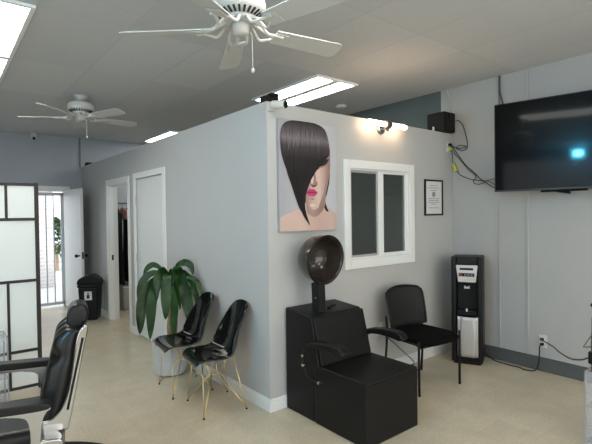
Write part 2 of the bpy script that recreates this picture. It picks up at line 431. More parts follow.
# outdoors behind the gate
struct(MB().box((-9, YF + .12, -.12), (9, 22, -.03)).build('ground_outside', M_concrete))
tag(MB().box((-.62, 8.6, -.03), (.05, 9.2, 3.4)).build('brick_pillar', M_brick, bevel=.01), 'pale brick pillar outdoors seen through the back gate', 'pillar')
fn = thing('garden_fence', 'grey slatted fence outdoors beyond the back gate', 'fence', (1.2, 13, -.03))
b = MB()
for i in range(34): b.box((-2.4 + i * .16, 13, .1), (-2.4 + i * .16 + .11, 13.03, 1.5))
local(fn, 'slats', b, M_gate)
b = MB()
for z in (.3, 1.25): b.box((-2.4, 13.03, z), (3.1, 13.08, z + .08))
local(fn, 'rail', b, M_grey)
def shrub(loc, s, label, seed):
    rnd = random.Random(seed); t = thing('shrub', label, 'shrub', loc)
    b = MB()
    for i in range(420):
        a, e, r = rnd.uniform(0, 2 * PI), rnd.uniform(-.6, 1.5), s * rnd.uniform(.6, 1)
        p = Vector((r * math.cos(a) * math.cos(e), r * math.sin(a) * math.cos(e), s * 1.5 + 1.4 * r * math.sin(e)))
        q = Euler((rnd.uniform(0, 6), rnd.uniform(0, 6), 0)).to_matrix()
        l = s * .16
        b.poly([p + q @ Vector(v) for v in ((-l, 0, 0), (0, -l * .5, 0), (l, 0, 0), (0, l * .5, .03))])
    b.build('foliage', M_leaf, t)
    MB().cyl((0, 0, 0), (0, 0, s * 1.4), .05, .03, 8).build('trunk', M_bark, t)
shrub((.75, 12.0, -.03), .55, 'leafy shrub outdoors in front of the slatted fence', 3)

# ------------------------------------------------------------------ window in the front partition face
wn = struct(empty('window_1', (1.333, 0, 1.13)))
x0, x1, z0, z1 = W1; cw = .076
b = MB()
b.box((x0 - cw, -.018, z0 - cw - .012), (x0, 0, z1 + cw)); b.box((x1, -.018, z0 - cw - .012), (x1 + cw, 0, z1 + cw))
b.box((x0, -.018, z1), (x1, 0, z1 + cw)); b.box((x0, -.018, z0 - cw - .012), (x1, 0, z0))
local(wn, 'window_casing', b, M_trim, bevel=.004)
b = MB(); fr = .014
b.box((x0, 0, z0), (x0 + fr, .1, z1)); b.box((x1 - fr, 0, z0), (x1, .1, z1)); b.box((x0 + fr, 0, z0), (x1 - fr, .1, z0 + fr)); b.box((x0 + fr, 0, z1 - fr), (x1 - fr, .1, z1))
local(wn, 'window_frame', b, M_trim, bevel=.003)
xm0, xm1 = 1.305, 1.378
local(wn, 'mullion', MB().box((xm0, .004, z0 + fr), (xm1, .05, z1 - fr)), M_trim, bevel=.003)
b = MB(); s0, s1, s2, s3 = x0 + fr, xm0, z0 + fr, z1 - fr; q = .022
b.box((s0, .010, s2), (s0 + q, .026, s3)); b.box((s1 - q, .010, s2), (s1, .026, s3)); b.box((s0 + q, .010, s2), (s1 - q, .026, s2 + q)); b.box((s0 + q, .010, s3 - q), (s1 - q, .026, s3))
local(wn, 'screen_frame', b, M_silver, bevel=.002)
local(wn, 'screen', MB().box((s0 + q, .017, s2 + q), (s1 - q, .019, s3 - q)), M_screen)
local(wn, 'pane', MB().box((s0, .034, s2), (s1 + .02, .040, s3)), M_glass)
local(wn, 'pane', MB().box((xm1 - .02, .018, s2), (x1 - fr, .024, s3)), M_glass)
b = MB(); b.box((x1 - fr - .035, .008, s2), (x1 - fr, .03, s3)); b.box((xm1, .008, s2), (x1 - fr - .035, .03, s2 + .018)); b.box((xm1, .008, s3 - .018), (x1 - fr - .035, .03, s3))
local(wn, 'sash_rail', b, M_trim, bevel=.002)
cb = thing('counter_cabinet', 'white cabinet inside the back room seen through the window', 'cabinet', (2.0, .78, 0))
MB().box((-.26, -.22, .08), (.26, .24, 1.20)).build('body', M_white, cb, bevel=.006)
MB().box((-.28, -.24, 1.20), (.28, .24, 1.23)).build('top', M_trim, cb, bevel=.004)
MB().box((-.24, -.2, 0), (.24, .22, .08)).build('plinth', M_black, cb)

# back-room clothes behind the open doorway
rl = thing('clothes_rail', 'chrome clothes rail with dark garments inside the doorway', 'rail', (.62, 4.95, 0))
MB().cyl((-.45, 0, 1.78), (.75, 0, 1.78), .014, seg=12).build('rod', M_chrome, rl)
for x in (-.42, .72):
    MB().cyl((x, 0, .03), (x, 0, 1.79), .013, seg=10).build('upright', M_chrome, rl)
    MB().box((x - .02, -.25, 0), (x + .02, .25, .03)).build('foot', M_chrome, rl, bevel=.006)
gar = [(.36, M_cloth1, 'black garment nearest the door jamb on the clothes rail'), (.45, M_pink, 'dusty pink garment hanging between dark ones on the rail'),
       (.54, M_cloth1, 'black garment behind the pink one on the clothes rail'), (.63, M_cloth2, 'burgundy garment hanging at the right on the clothes rail')]
for i, (x, m_, lab) in enumerate(gar):
    t = thing('hanging_garment', lab, 'garment', (x, 4.95, 1.765), 0, 'garments in the back room')
    L = 1.28 if m_ is not M_pink else .20
    def gf(u, v, L=L, i=i):
        w = .19 + .05 * u + .01 * math.sin(9 * u + i)
        y = (v - .5) * 2 * w
        z = -.06 - L * u - (.10 * abs(v - .5) * 2 if u < .02 else .03 * abs(v - .5) * (1 - u) * 2)
        return Vector((.014 * math.sin(v * 16 + i + u) * (.3 + u), y, z))
    MB().grid(gf, 16, 24).build('cloth', m_, t, smooth=True, solid=.03)
    MB().tube(smooth_path([(0, 0, -.07), (0, .0, -.03), (0, .03, .0), (0, .0, .018), (0, -.02, .01)], 5), .004, 6).build('hook', M_chrome, t, smooth=True)
bn = thing('storage_box', 'pale storage box on the floor under the hanging garments', 'box', (.52, 4.95, 0))
MB().box((-.14, -.2, 0), (.14, .2, .36)).build('body', M_white, bn, bevel=.012)
MB().box((-.15, -.21, .36), (.15, .21, .40)).build('lid', M_trim, bn, bevel=.01)

# ------------------------------------------------------------------ ceiling fixtures
def troffer(ix, iy, label, kind='tube'):
    xa, ya = .965 + .61 * ix, .49 + 1.22 * iy
    t = thing('ceiling_light', label, 'ceiling light', (xa + .305, ya + .61, ZC), 0, 'lit ceiling troffers')
    w, l, e = .295, .60, .03
    b = MB(); b.box((-w, -l, -.022), (-w + e, l, 0)); b.box((w - e, -l, -.022), (w, l, 0)); b.box((-w + e, -l, -.022), (w - e, -l + e, 0)); b.box((-w + e, l - e, -.022), (w - e, l, 0))
    if kind == 'tube': b.box((-.045, -l + e, -.022), (.045, l - e, 0))
    b.build('housing', M_trim, t, bevel=.002)
    if kind == 'tube':
        for x in (-.15, .15):
            MB().box((x - .098, -l + e + .004, -.026), (x + .098, l - e - .004, -.002)).build('diffuser', M_tube, t, bevel=.008)
    else:
        MB().box((-w + e, -l + e, -.019), (w - e, l - e, -.002)).build('diffuser', M_panel, t)
    return t
troffer(0, 0, 'twin tube ceiling light just above the front wall corner behind the poster')
troffer(0, 3, 'small distant ceiling light peeking over the grey partition at far end')
troffer(-5, 1, 'flat white ceiling panel at the left edge, farther one', 'flat')
troffer(-5, 0, 'flat white ceiling panel at the top left corner, nearer one', 'flat')
for ix, iy, lab in ((-3, -2, 'unseen ceiling panel added above the near fan side'), (-3, -4, 'unseen ceiling panel added behind the viewer on the left'), (1, -4, 'unseen ceiling panel added behind the viewer on the right')):  # out-of-view panels added to light the room, besides the visible fixtures
    troffer(ix, iy, 'flat white ' + lab, 'flat')

sd = thing('smoke_detector', 'small round white smoke detector on ceiling beside the twin tube light', 'smoke detector', (2.09, 1.30, ZC))
MB().lathe([(.075, 0), (.075, -.018), (.062, -.034), (.03, -.038), (0, -.038)], seg=28).build('body', M_white, sd, smooth=True)
MB().lathe([(.064, -.018), (.0645, -.022)], seg=28).build('vent_ring', M_slot, sd)

def fan(loc, theta, label, Rb=.66):
    t = thing('ceiling_fan', label, 'ceiling fan', loc, 0)
    top = ZC - loc[2]
    MB().lathe([(.0, top), (.075, top), (.075, top - .02), (.05, top - .06), (.018, top - .075), (0, top - .075)], seg=28).build('canopy', M_fan, t, smooth=True)
    MB().cyl((0, 0, .12), (0, 0, top - .06), .013, seg=14).build('downrod', M_fan, t, smooth=True)
    MB().lathe([(0, .185), (.05, .185), (.095, .177), (.128, .16), (.138, .135), (.138, .10), (.128, .085), (.085, .063), (0, .063)], seg=40).build('motor_housing', M_fan, t, bevel=.004, smooth=True)
    b = MB()
    for k in range(26):
        a = 2 * PI * k / 26
        m_ = Matrix.Rotation(a, 4, 'Z') @ Matrix.Translation((.107, 0, .0735)) @ Matrix.Rotation(R(-27), 4, 'Y')
        b.box((-.02, -.0055, -.004), (.02, .0055, .004), m_)
    b.build('vent', M_slot, t)
    MB().lathe([(0, .065), (.085, .065), (.088, .05), (.075, .037), (.05, .033), (0, .033)], seg=32).build('flywheel', M_fan, t, smooth=True)
    MB().lathe([(0, .035), (.046, .035), (.048, .015), (.044, -.018), (.03, -.03), (0, -.032)], seg=28).build('switch_cup', M_fan, t, smooth=True)
    for k in range(5):
        m_ = Matrix.Rotation(theta + k * 2 * PI / 5, 4, 'Z')
        pt = m_ @ Matrix.Translation((0, 0, .0)) @ Matrix.Rotation(R(-14), 4, 'X')
        b = MB()
        for s in (-1, 1):
            pth = smooth_path([(.07, s * .018, .045), (.10, s * .045, .03), (.14, s * .052, -.012), (.18, s * .04, -.008), (.215, s * .028, -.004), (.25, s * .03, -.005)], 6)
            b.tube([m_ @ Vector(p) for p in pth], .0085, 8)
        b.box((.20, -.042, -.008), (.285, .042, -.003), pt)
        b.cyl(m_ @ Vector((.07, 0, .045)), pt @ Vector((.20, 0, -.004)), .010, seg=8)
        b.build('blade_iron', M_fan, t, smooth=False)
        out = []
        for i in range(13): out.append((.205 + (Rb - .245) * i / 12, -.056 - .014 * i / 12))
        out += [(Rb - .018, -.062), (Rb - .004, -.045), (Rb, 0)]
        out = out + [(x, -y) for x, y in out[::-1][1:]]
        b = MB(); v0 = [b.bm.verts.new(pt @ Vector((x, y, .0))) for x, y in out]; v1 = [b.bm.verts.new(pt @ Vector((x, y, .006))) for x, y in out]
        b.bm.faces.new(v0); b.bm.faces.new(v1[::-1])
        for i in range(len(out)): b.bm.faces.new((v0[i], v1[i], v1[(i + 1) % len(out)], v0[(i + 1) % len(out)]))
        b.build('blade', M_fan, t)
    ch = MB().tube([(.042, -.026, -.012), (.052, -.032, -.03), (.053, -.033, -.20)], .0022, 6)
    ch = ch.build('pull_chain', M_fan, t)
    MB().lathe([(0, .012), (.006, .01), (.011, 0), (.008, -.014), (0, -.018)], (.053, -.033, -.215), 12).build('pull_knob', M_white, ch, smooth=True)
    return t
fan((-.711, -.783, 2.563), R(65.5), 'large white five blade ceiling fan nearest the viewer at top', .665)
fan((-.70, 2.72, 2.70), R(78.5), 'smaller looking white ceiling fan farther back near the far wall')

# ------------------------------------------------------------------ cameras, small boxes, lamp on the partition
bc = thing('security_camera', 'white bullet security camera with black lens at the partition corner', 'camera', (.02, -.02, 2.40))
MB().box((-.015, -.005, -.035), (.05, .02, .035)).build('mount_plate', M_white, bc, bevel=.004)
MB().cyl((.02, 0, 0), (.03, -.045, 0), .014, seg=12).build('mount_arm', M_white, bc, smooth=True)
dv = Vector((.34, -.93, -.12)).normalized(); p0 = Vector((.0, -.035, .004)); 
MB().tube([p0, p0 + dv * .012, p0 + dv * .12], .031, 20).build('body', M_white, bc, bevel=.004)
ln = MB().cyl(p0 + dv * .119, p0 + dv * .124, .0285, seg=20).build('lens', M_black, bc)
jb = thing('junction_box', 'small black box clamped on top of the partition corner', 'box', (.075, .055, HP))
MB().box((-.07, -.045, 0), (.06, .045, .055)).build('body', M_blackm, jb, bevel=.01)
MB().box((-.03, -.06, .05), (.05, .0, .075)).build('lid', M_blackm, jb, bevel=.008)
dc = thing('dome_camera', 'small white dome camera with black lens high on far wall', 'camera', (-.74, 5.66, ZC + .002))
MB().lathe([(.05, 0), (.05, -.03), (.045, -.04), (0, -.04)], seg=24).build('base', M_white, dc, smooth=True)
MB().lathe([(.0, -.115), (.025, -.11), (.045, -.085), (.048, -.06), (.04, -.04), (0, -.04)], seg=24).build('ball', M_white, dc, smooth=True)
MB().cyl((0, -.03, -.085), (.0, -.05, -.095), .024, seg=18).build('lens', M_black, dc)
fb = thing('sensor_box', 'tiny black box on the partition top at its far end', 'box', (.05, 5.45, HP))
MB().box((-.045, -.07, 0), (.045, .07, .055)).build('body', M_blackm, fb, bevel=.008)
MB().lathe([(0, 0), (.018, 0), (.018, .006), (0, .006)], mtx=Matrix.Translation((-.045, -.02, .03)) @ Matrix.Rotation(R(-90), 4, 'Y'), seg=14).build('lens', M_black, fb)

sc = thing('wall_sconce', 'lit warm twin bulb wall lamp above the white window', 'lamp', (1.335, 0, 2.365))
MB().lathe([(0, 0), (.055, 0), (.05, .018), (0, .022)], mtx=Matrix.Rotation(R(90), 4, 'X'), seg=24).build('back_plate', M_chrome, sc, smooth=True)
MB().tube(smooth_path([(0, -.02, -.0), (0, -.05, -.01), (0, -.085, .015), (0, -.09, .03)], 5), .012, 10).build('arm', M_chrome, sc, smooth=True)
MB().cyl((-.035, -.09, .028), (.035, -.09, .028), .036, seg=20).build('socket', M_grey, sc, smooth=False)
MB().lathe([(0, -.03), (.012, -.025), (.016, -.01), (.01, 0), (0, 0)], (0, -.09, -.008), 12).build('finial', M_grey, sc, smooth=True)
for s in (-1, 1):
    pr = [(0, 0), (.019, 0), (.023, .02), (.023, .215), (.019, .235), (.010, .245), (0, .247)]
    MB().lathe(pr, mtx=Matrix.Translation((s * .037, -.09, .028)) @ Matrix.Rotation(R(90) * s, 4, 'Y'), seg=20).build('bulb', M_bulb, sc, smooth=True)

# ------------------------------------------------------------------ poster of a woman with a sleek black fringe (flat print on canvas)
PW, PH = .622, .902
po = thing('poster_canvas', 'large portrait print of a woman with sleek dark fringe and pink lips', 'poster', (.090, -.001, 1.415))
MB().box((0, -.03, 0), (PW, 0, PH)).build('canvas', mat_print('print_backdrop', (.5, .5, .5), (.6, .6, .6), 'x', [(0, (.36, .36, .38)), (.35, (.55, .55, .57)), (.62, (.50, .50, .53))]), po, bevel=.003)
def puv(x, y):                               # sheet fractions read off a sketch grid 0..100 wide, 0..100 down
    return (x / 100 * PW, (1 - y / 100) * PH)
lay = [0]
def ink(name, pts, m, n=6, sharp=False):
    lay[0] += 1
    P = [(*puv(x, y), 0) for x, y in pts]
    if not sharp: P = smooth_path(P, n, True)
    clampx = lambda v: min(max(v, .001), PW - .001); clampz = lambda v: min(max(v, .001), PH - .001)
    return MB().poly([Vector((clampx(p[0]), -.0302 - .00025 * lay[0], clampz(p[1]))) for p in P]).build(name, m, po)
S1 = mat_print('print_skin', (.6, .4, .3), (.6, .4, .3), 'x', [(0, (.60, .43, .37)), (.25, (.66, .47, .40)), (.42, (.58, .39, .33)), (.55, (.60, .43, .37)), (.62, (.52, .37, .33))])
S2 = mat_print('print_face', (.6, .4, .3), (.6, .4, .3), 'x', [(.26, (.30, .18, .15)), (.34, (.60, .42, .36)), (.42, (.68, .50, .43)), (.48, (.50, .34, .29)), (.53, (.30, .19, .16))])
S3 = mat_print('print_neck', (.4, .2, .2), (.4, .2, .2), 'x', [(.2, (.30, .19, .17)), (.34, (.42, .28, .24)), (.45, (.30, .18, .16)), (.55, (.46, .31, .27))])
H1 = mat_print('print_hair', (.02, .02, .02), (.02, .02, .02), 'z', [(0, (.010, .008, .009)), (.45, (.012, .009, .010)), (.60, (.022, .018, .020)), (.70, (.07, .058, .063)), (.755, (.20, .17, .18)), (.80, (.12, .10, .108)), (.90, (.03, .023, .025))], streak=6)
H2 = mat_print('print_hair_dark', (.015, .011, .012), (.02, .015, .016), 'z', streak=0)
LP = mat('print_lips', (.50, .04, .15), .5); LP2 = mat('print_lip_shine', (.62, .15, .28), .5); LD = mat('print_lip_line', (.22, .01, .06), .5)
DK = mat('print_dark', (.03, .02, .02), .55); SH = mat('print_skin_shade', (.34, .21, .175), .55); SL = mat('print_skin_light', (.74, .57, .50), .55)
# shoulders, neck, ear-side hair, face, fringe
ink('print_shoulders', [(1, 99.5), (1, 87), (10, 84.5), (22, 82), (34, 79), (44, 76), (66, 74), (78, 75.5), (87, 79), (93, 82.5), (99, 85), (99, 99.5)], S1, sharp=True)
ink('print_back_hair', [(62, 25), (84, 20), (88, 36), (87, 52), (83, 63), (79, 72), (82, 79), (85, 82), (78, 80), (66, 62)], H2)
ink('print_neck', [(40, 66), (44, 76), (46, 83), (56, 87), (66, 85.5), (76, 79), (79, 72), (78, 64), (60, 60)], S3)
ink('print_collar_light', [(34, 82.5), (44, 83.5), (54, 88), (50, 89.5), (40, 86.5)], S1)
ink('print_face', [(40, 30), (60, 24), (82, 22), (88, 26), (88.6, 34), (88, 43), (85, 52), (81.5, 60), (78.5, 66.5), (73.5, 72.5), (67, 77.5), (60, 80.3), (53.5, 80), (48, 77), (43.5, 71), (40, 62), (39, 48)], S2)
ink('print_cheek_shade', [(88.3, 40), (86, 50), (82, 60), (79, 66.5), (73.5, 73), (66, 78.2), (70, 72), (75, 65), (79, 56), (82, 48)], SH)
ink('print_eye_shade', [(60, 40.5), (66, 35.5), (75, 31), (84, 29.5), (87, 32), (85, 37.5), (78, 40), (70, 41.5), (64, 43.5)], SH)
ink('print_eye', [(63, 39.3), (69, 36.4), (76, 34.5), (85.5, 32), (83, 36), (77, 38.6), (70, 39.8)], DK)
ink('print_brow', [(64, 33), (72, 28.5), (81, 26), (87, 26.5), (80, 29.5), (70, 33.2)], DK)
ink('print_nose_shade', [(57, 42), (61, 48), (62, 53), (65, 56), (61, 59), (54, 58.6), (51, 56), (55, 50)], SH)
ink('print_nose_light', [(53, 44), (56, 43), (57.5, 50), (56.5, 55.5), (53, 55.6)], SL)
ink('print_nostril', [(53, 57.4), (57, 58.2), (61.5, 57.2), (60, 59), (55.5, 59.4)], DK)
ink('print_lips', [(44, 64.6), (47.5, 62.6), (51.5, 61.2), (54, 61.8), (57, 61.2), (60.5, 62.6), (64, 64.6), (61, 66.8), (57, 68.2), (52, 68.2), (47, 66.8)], LP)
ink('print_lip_line', [(44.5, 64.6), (51, 64.1), (54, 64.6), (58, 64.1), (63.5, 64.6), (58, 65.1), (54, 65.4), (50, 65)], LD)
ink('print_lip_shine', [(51, 66.6), (54, 66.4), (57, 66.6), (54.5, 67.3)], LP2)
ink('print_chin_shade', [(50, 70.2), (54, 69.8), (59, 70.3), (55, 71.4)], SH)
ink('print_chin_light', [(51, 75.2), (57, 75), (60, 76), (56, 78), (51.5, 77.4)], SL)
ink('print_hair', [(11, 3), (22, .6), (40, .2), (60, .3), (76, 3.5), (83, 10), (86.5, 19), (87.5, 27), (83, 31), (77, 35.5), (70, 39.5), (63, 44), (57, 49), (52, 54), (48, 59.5), (44.5, 65), (42.5, 71),
                   (42, 78), (45, 86), (50, 94.5), (46, 92), (39, 86), (32, 77), (27, 69), (22, 59), (18, 52), (11, 44), (6, 36), (2.5, 26), (2, 15), (5, 7)], H1)
ink('print_hair_strand', [(11, 43), (17, 49), (22, 57), (28, 68), (33, 76), (38, 83), (33, 80), (26, 70), (19, 58), (14, 50)], H2)
ink('print_fringe_shadow', [(86, 28), (76, 35), (64, 42), (55, 49), (48, 57), (43.5, 66), (42.5, 74), (39, 64), (43, 52), (53, 42), (68, 34)], H2)
HS = mat('print_hair_strand_light', (.17, .145, .155), .5)
for x_, w_, a_, b_ in ((18, 1.6, 14, 27), (25, 2.2, 11, 25), (32, 2.8, 9, 24), (39, 2.4, 8, 23), (47, 3.0, 7, 22), (55, 2.0, 8, 21), (62, 1.6, 9, 20), (70, 1.4, 11, 20)):
    k_ = (x_ - 44) * .10
    ink('print_hair_gleam', [(x_, a_), (x_ + w_ * .5 + k_ * .5, (a_ + b_) / 2), (x_ + k_, b_), (x_ - w_ * .5 + k_ * .5, (a_ + b_) / 2)], HS)
# framed certificate
ce = thing('certificate_frame', 'small black framed certificate right of the window', 'picture frame', (2.185, 0, 1.715))
w, h, q = .165, .193, .018
b = MB(); b.box((-w, -.018, -h), (-w + q, 0, h)); b.box((w - q, -.018, -h), (w, 0, h)); b.box((-w + q, -.018, -h), (w - q, 0, -h + q)); b.box((-w + q, -.018, h - q), (w - q, 0, h))
b.build('frame', M_black, ce, bevel=.002)
MB().box((-w + q, -.008, -h + q), (w - q, 0, h - q)).build('sheet', M_paper, ce)
b = MB()
for z, l in ((.13, .07), (.105, .10), (.08, .06), (-.01, .10), (-.03, .09), (-.05, .10), (-.07, .05), (-.11, .09)):
    b.box((-l, -.0088, z - .003), (l, -.008, z + .003))
b.lathe([(0, 0), (.03, 0), (.03, .001), (0, .001)], mtx=Matrix.Translation((0, -.008, .035)) @ Matrix.Rotation(R(90), 4, 'X'), seg=18)
b.build('print', M_ink, ce)

# ------------------------------------------------------------------ speaker, high outlet, cords
sp = thing('loudspeaker', 'black box loudspeaker standing on top of the partition corner', 'speaker', (2.437, .06, HP))
MB().box((-.10, -.105, .006), (.112, .115, .222)).build('cabinet', M_blackm, sp, bevel=.006)
MB().box((-.085, -.113, .02), (.085, -.105, .208)).build('grille', M_black, sp, bevel=.003)
b = MB(); mt = Matrix.Translation((0, -.113, .09)) @ Matrix.Rotation(R(90), 4, 'X')
b.lathe([(.062, 0), (.062, .004), (.052, .005), (.03, -.002), (.018, .003), (0, .005)], mtx=mt, seg=28).build('driver', M_slot, sp, smooth=True)
MB().lathe([(.022, 0), (.022, .004), (.01, .005), (0, .006)], mtx=Matrix.Translation((0, -.113, .178)) @ Matrix.Rotation(R(90), 4, 'X'), seg=20).build('tweeter', M_black, sp, smooth=True)
for x in (-.08, .08):
    for y in (-.08, .09): MB().cyl((x, y, 0), (x, y, .007), .012, seg=10).build('foot', M_black, sp)
tag(MB().box((-.014, -.008, 0), (.014, .008, .05)).build('cable_clip', M_white, None, (2.245, .03, HP), (0, 0, .3), bevel=.003), 'small white clip on the partition top left of the speaker', 'clip')

def outlet(name, label, loc, rz, plugs=()):
    o = thing(name, label, 'outlet', loc, rz)
    MB().box((-.038, -.007, -.062), (.038, 0, .062)).build('plate', M_white, o, bevel=.004)
    for z in (-.024, .024):
        f = MB().box((-.017, -.010, z - .015), (.017, -.006, z + .015)).build('socket', M_trim, o, bevel=.003)
        MB().box((-.008, -.0105, z - .004), (-.005, -.0099, z + .006)).box((.005, -.0105, z - .004), (.008, -.0099, z + .006)).build('slot', M_slot, f)
    for i, z in enumerate(plugs):
        MB().box((-.014, -.045, z - .012), (.014, -.0105, z + .012)).build('plug', M_black, o, bevel=.005)
    return o
outlet('wall_outlet', 'white outlet high on the wall under the speaker', (2.475, 0, 2.285), 0)
outlet('wall_outlet', 'white outlet with two black plugs low on right wall', (XR, -.977, .292), -PI / 2, (.024, -.024))
outlet('wall_outlet', 'white outlet on front wall half hidden behind the dryer chair armrest', (1.30, 0, .44), 0)

ex = thing('extension_cord', 'black extension cord with yellow green block hanging below the high outlet', 'cord', (2.50, -.04, 2.25))
def wl(par, name, pts, r, m, n=8, seg=8): return MB().tube([p - Vector(par.location) for p in smooth_path(pts, n)], r, seg).build(name, m, par, smooth=True)
wl(ex, 'cord', [(2.475, -.03, 2.262), (2.495, -.04, 2.20), (2.515, -.03, 2.12), (2.52, -.05, 2.07), (2.525, -.09, 2.01), (2.525, -.12, 1.965), (2.53, -.26, 1.905), (2.53, -.42, 1.885), (2.40, -.6, 1.90), (2.32, -.72, 1.92)], .0038, M_cord)
bm_ = MB().box((-.019, -.016, -.05), (.019, .016, .05)).build('power_block', M_yellow, ex, loc=Vector((2.517, -.06, 2.055)) - Vector(ex.location), rot=(R(-22), 0, 0), bevel=.006)
MB().box((-.02, -.035, -.017), (.02, -.0, .017)).build('plug', M_yellow, ex, loc=Vector((2.475, -.011, 2.261)) - Vector(ex.location), bevel=.006)
t1 = thing('power_cord', 'black twisted cords running from high outlet down to the TV', 'cord', (2.50, -.06, 2.25))
wl(t1, 'cord', [(2.485, -.035, 2.305), (2.505, -.06, 2.25), (2.528, -.10, 2.18), (2.53, -.18, 2.07), (2.53, -.27, 1.99), (2.53, -.36, 1.90), (2.50, -.46, 1.84), (2.42, -.56, 1.80), (2.32, -.68, 1.78), (2.29, -.76, 1.82)], .0045, M_cord)
wl(t1, 'cord', [(2.485, -.035, 2.30), (2.51, -.05, 2.22), (2.527, -.13, 2.12), (2.53, -.22, 2.01), (2.53, -.30, 1.94), (2.53, -.27, 1.88), (2.53, -.33, 1.85), (2.48, -.46, 1.87), (2.40, -.56, 1.84), (2.32, -.66, 1.80), (2.30, -.76, 1.80)], .0038, M_cord)
MB().box((-.014, -.035, -.013), (.014, 0, .013)).build('plug', M_black, t1, loc=Vector((2.475, -.011, 2.309)) - Vector(t1.location), bevel=.005)
t2 = thing('speaker_cord', 'black cord looping from loudspeaker down to the high outlet', 'cord', (2.53, -.1, 2.35))
wl(t2, 'cord', [(2.536, -.056, 2.575), (2.538, -.075, 2.578), (2.535, -.10, 2.568), (2.53, -.15, 2.51), (2.53, -.185, 2.40), (2.53, -.205, 2.30), (2.53, -.19, 2.245), (2.53, -.13, 2.235), (2.53, -.07, 2.27), (2.53, -.12, 2.295), (2.53, -.19, 2.27), (2.525, -.10, 2.262), (2.505, -.04, 2.29), (2.487, -.014, 2.296)], .0038, M_cord)
tag(MB().tube(smooth_path([(2.537, .045, 2.952), (2.537, .02, 2.85), (2.537, -.02, 2.74), (2.537, -.035, 2.64)], 6), .006, 6).build('white_wire', M_wire, smooth=True), 'thin white wire running from ceiling to behind the speaker', 'wire')
t3 = thing('power_cord', 'dark cord dropping from the ceiling to behind the TV top', 'cord', (2.53, -.57, 2.8))
wl(t3, 'cord', [(2.532, -.567, 2.953), (2.53, -.566, 2.88), (2.53, -.57, 2.78), (2.53, -.59, 2.70), (2.53, -.62, 2.62), (2.53, -.70, 2.50)], .008, M_cordg)
wl(t3, 'cord', [(2.535, -.558, 2.953), (2.535, -.556, 2.85), (2.533, -.558, 2.70), (2.533, -.56, 2.55)], .004, M_cordg)
t4 = thing('power_cord', 'black cord from the low outlet trailing along floor to dispenser', 'cord', (2.45, -.7, 0))
wl(t4, 'cord', [(2.50, -.977, .268), (2.475, -.975, .25), (2.48, -.97, .18), (2.49, -.955, .08), (2.48, -.93, .012), (2.45, -.89, .006), (2.44, -.84, .006), (2.47, -.78, .006), (2.46, -.70, .006), (2.47, -.62, .006), (2.48, -.54, .006), (2.505, -.48, .012), (2.515, -.43, .03), (2.52, -.40, .05)], .006, M_cord)
t5 = thing('power_cord', 'grey cord stretched from the low outlet to the clear cart', 'cord', (2.4, -1.2, .28))
wl(t5, 'cord', [(2.50, -.977, .316), (2.49, -1.0, .312), (2.46, -1.10, .285), (2.30, -1.22, .29), (2.0, -1.42, .345), (1.65, -1.62, .46), (1.46, -1.72, .535), (1.375, -1.765, .565)], .006, M_cordg)

# ------------------------------------------------------------------ television
TA = R(11); tvx, tvy = 2.203, -.679; TWD, TZ0, TZ1 = 1.45, 1.745, 2.583
tv = thing('television', 'large black wall mounted flat screen TV reflecting a blue lamp', 'television', (tvx, tvy, TZ0), -PI / 2 + TA)   # local x = along the screen, local y = into the wall
H = TZ1 - TZ0
MB().box((0, 0, 0), (TWD, .028, H)).build('bezel', M_tvb, tv, bevel=.004)
MB().box((.010, -.0015, .016), (TWD - .010, 0, H - .010)).build('screen', M_tv, tv)
MB().box((.25, .028, .10), (TWD - .25, .052, H - .18)).build('back_cover', M_blackm, tv, bevel=.01)
mb_ = thing('tv_mount', 'black angled mount plate showing below the TV', 'mount', (2.40, -1.17, 1.735))
MB().box((.12, -.2, .0), (.145, .2, .55)).build('wall_plate', M_black, mb_, bevel=.004)
b = MB(); b.prism([(-.09, -.03), (.06, .0), (.09, .02), (.09, .04), (-.09, .04)], 'x', .03, .05)
b.build('bracket', M_black, mb_, bevel=.003)
MB().box((.05, -.05, .0), (.12, .05, .03)).build('arm', M_black, mb_, bevel=.003)

bl = thing('blue_lamp', 'small blue lamp high on the opposite wall mirrored in the TV', 'lamp', (XW, -1.68, 2.80))
MB().box((-.002, -.10, -.07), (.05, .10, .07)).build('housing', M_black, bl, bevel=.01)
MB().box((.05, -.075, -.045), (.058, .075, .045)).build('lens', M_blue, bl, bevel=.004)

# ------------------------------------------------------------------ water dispenser
v = Vector((.125, -.268, 0)).normalized()
wd = thing('water_dispenser', 'tall black and silver water dispenser in the corner', 'water dispenser', (2.104, -.262, 0), math.atan2(v.y, v.x))
W, Hd = .30, 1.10
b = MB()
b.box((0, 0, .02), (.05, .30, Hd)); b.box((W - .05, 0, .02), (W, .30, Hd)); b.box((.05, .10, .02), (W - .05, .30, Hd)); b.box((.05, 0, Hd - .09), (W - .05, .10, Hd)); b.box((.05, 0, .02), (W - .05, .10, .085)); b.box((.05, .015, .49), (W - .05, .10, .53))
b.build('body', M_black, wd, bevel=.012)
MB().box((.02, .02, 0), (W - .02, .29, .022)).build('base', M_blackm, wd)
MB().prism([(.045, Hd - .085), (W - .042, Hd - .085), (W - .062, .84), (.068, .84)], 'y', -.006, .04).build('control_panel', M_silver, wd, bevel=.006)
MB().box((.085, -.009, .965), (W - .085, -.004, .988)).build('display', M_black, wd, bevel=.003)
MB().box((.075, -.009, .90), (W - .075, -.004, .935)).build('button_strip', M_black, wd, bevel=.004)
MB().box((.082, -.012, .906), (.105, -.008, .929)).build('button', M_red, wd, bevel=.003)
for x in (.14, .17, .20): MB().box((x - .01, -.011, .908), (x + .01, -.008, .927)).build('button', M_grey, wd, bevel=.002)
MB().box((.055, .085, .53), (W - .055, .101, .84)).build('alcove', M_blackm, wd)
MB().box((.12, .075, .765), (.172, .084, .795)).build('sticker', M_paper, wd)
MB().cyl((.15, .06, .79), (.15, .06, .84), .016, .02, 14).build('spout', M_black, wd, smooth=True)
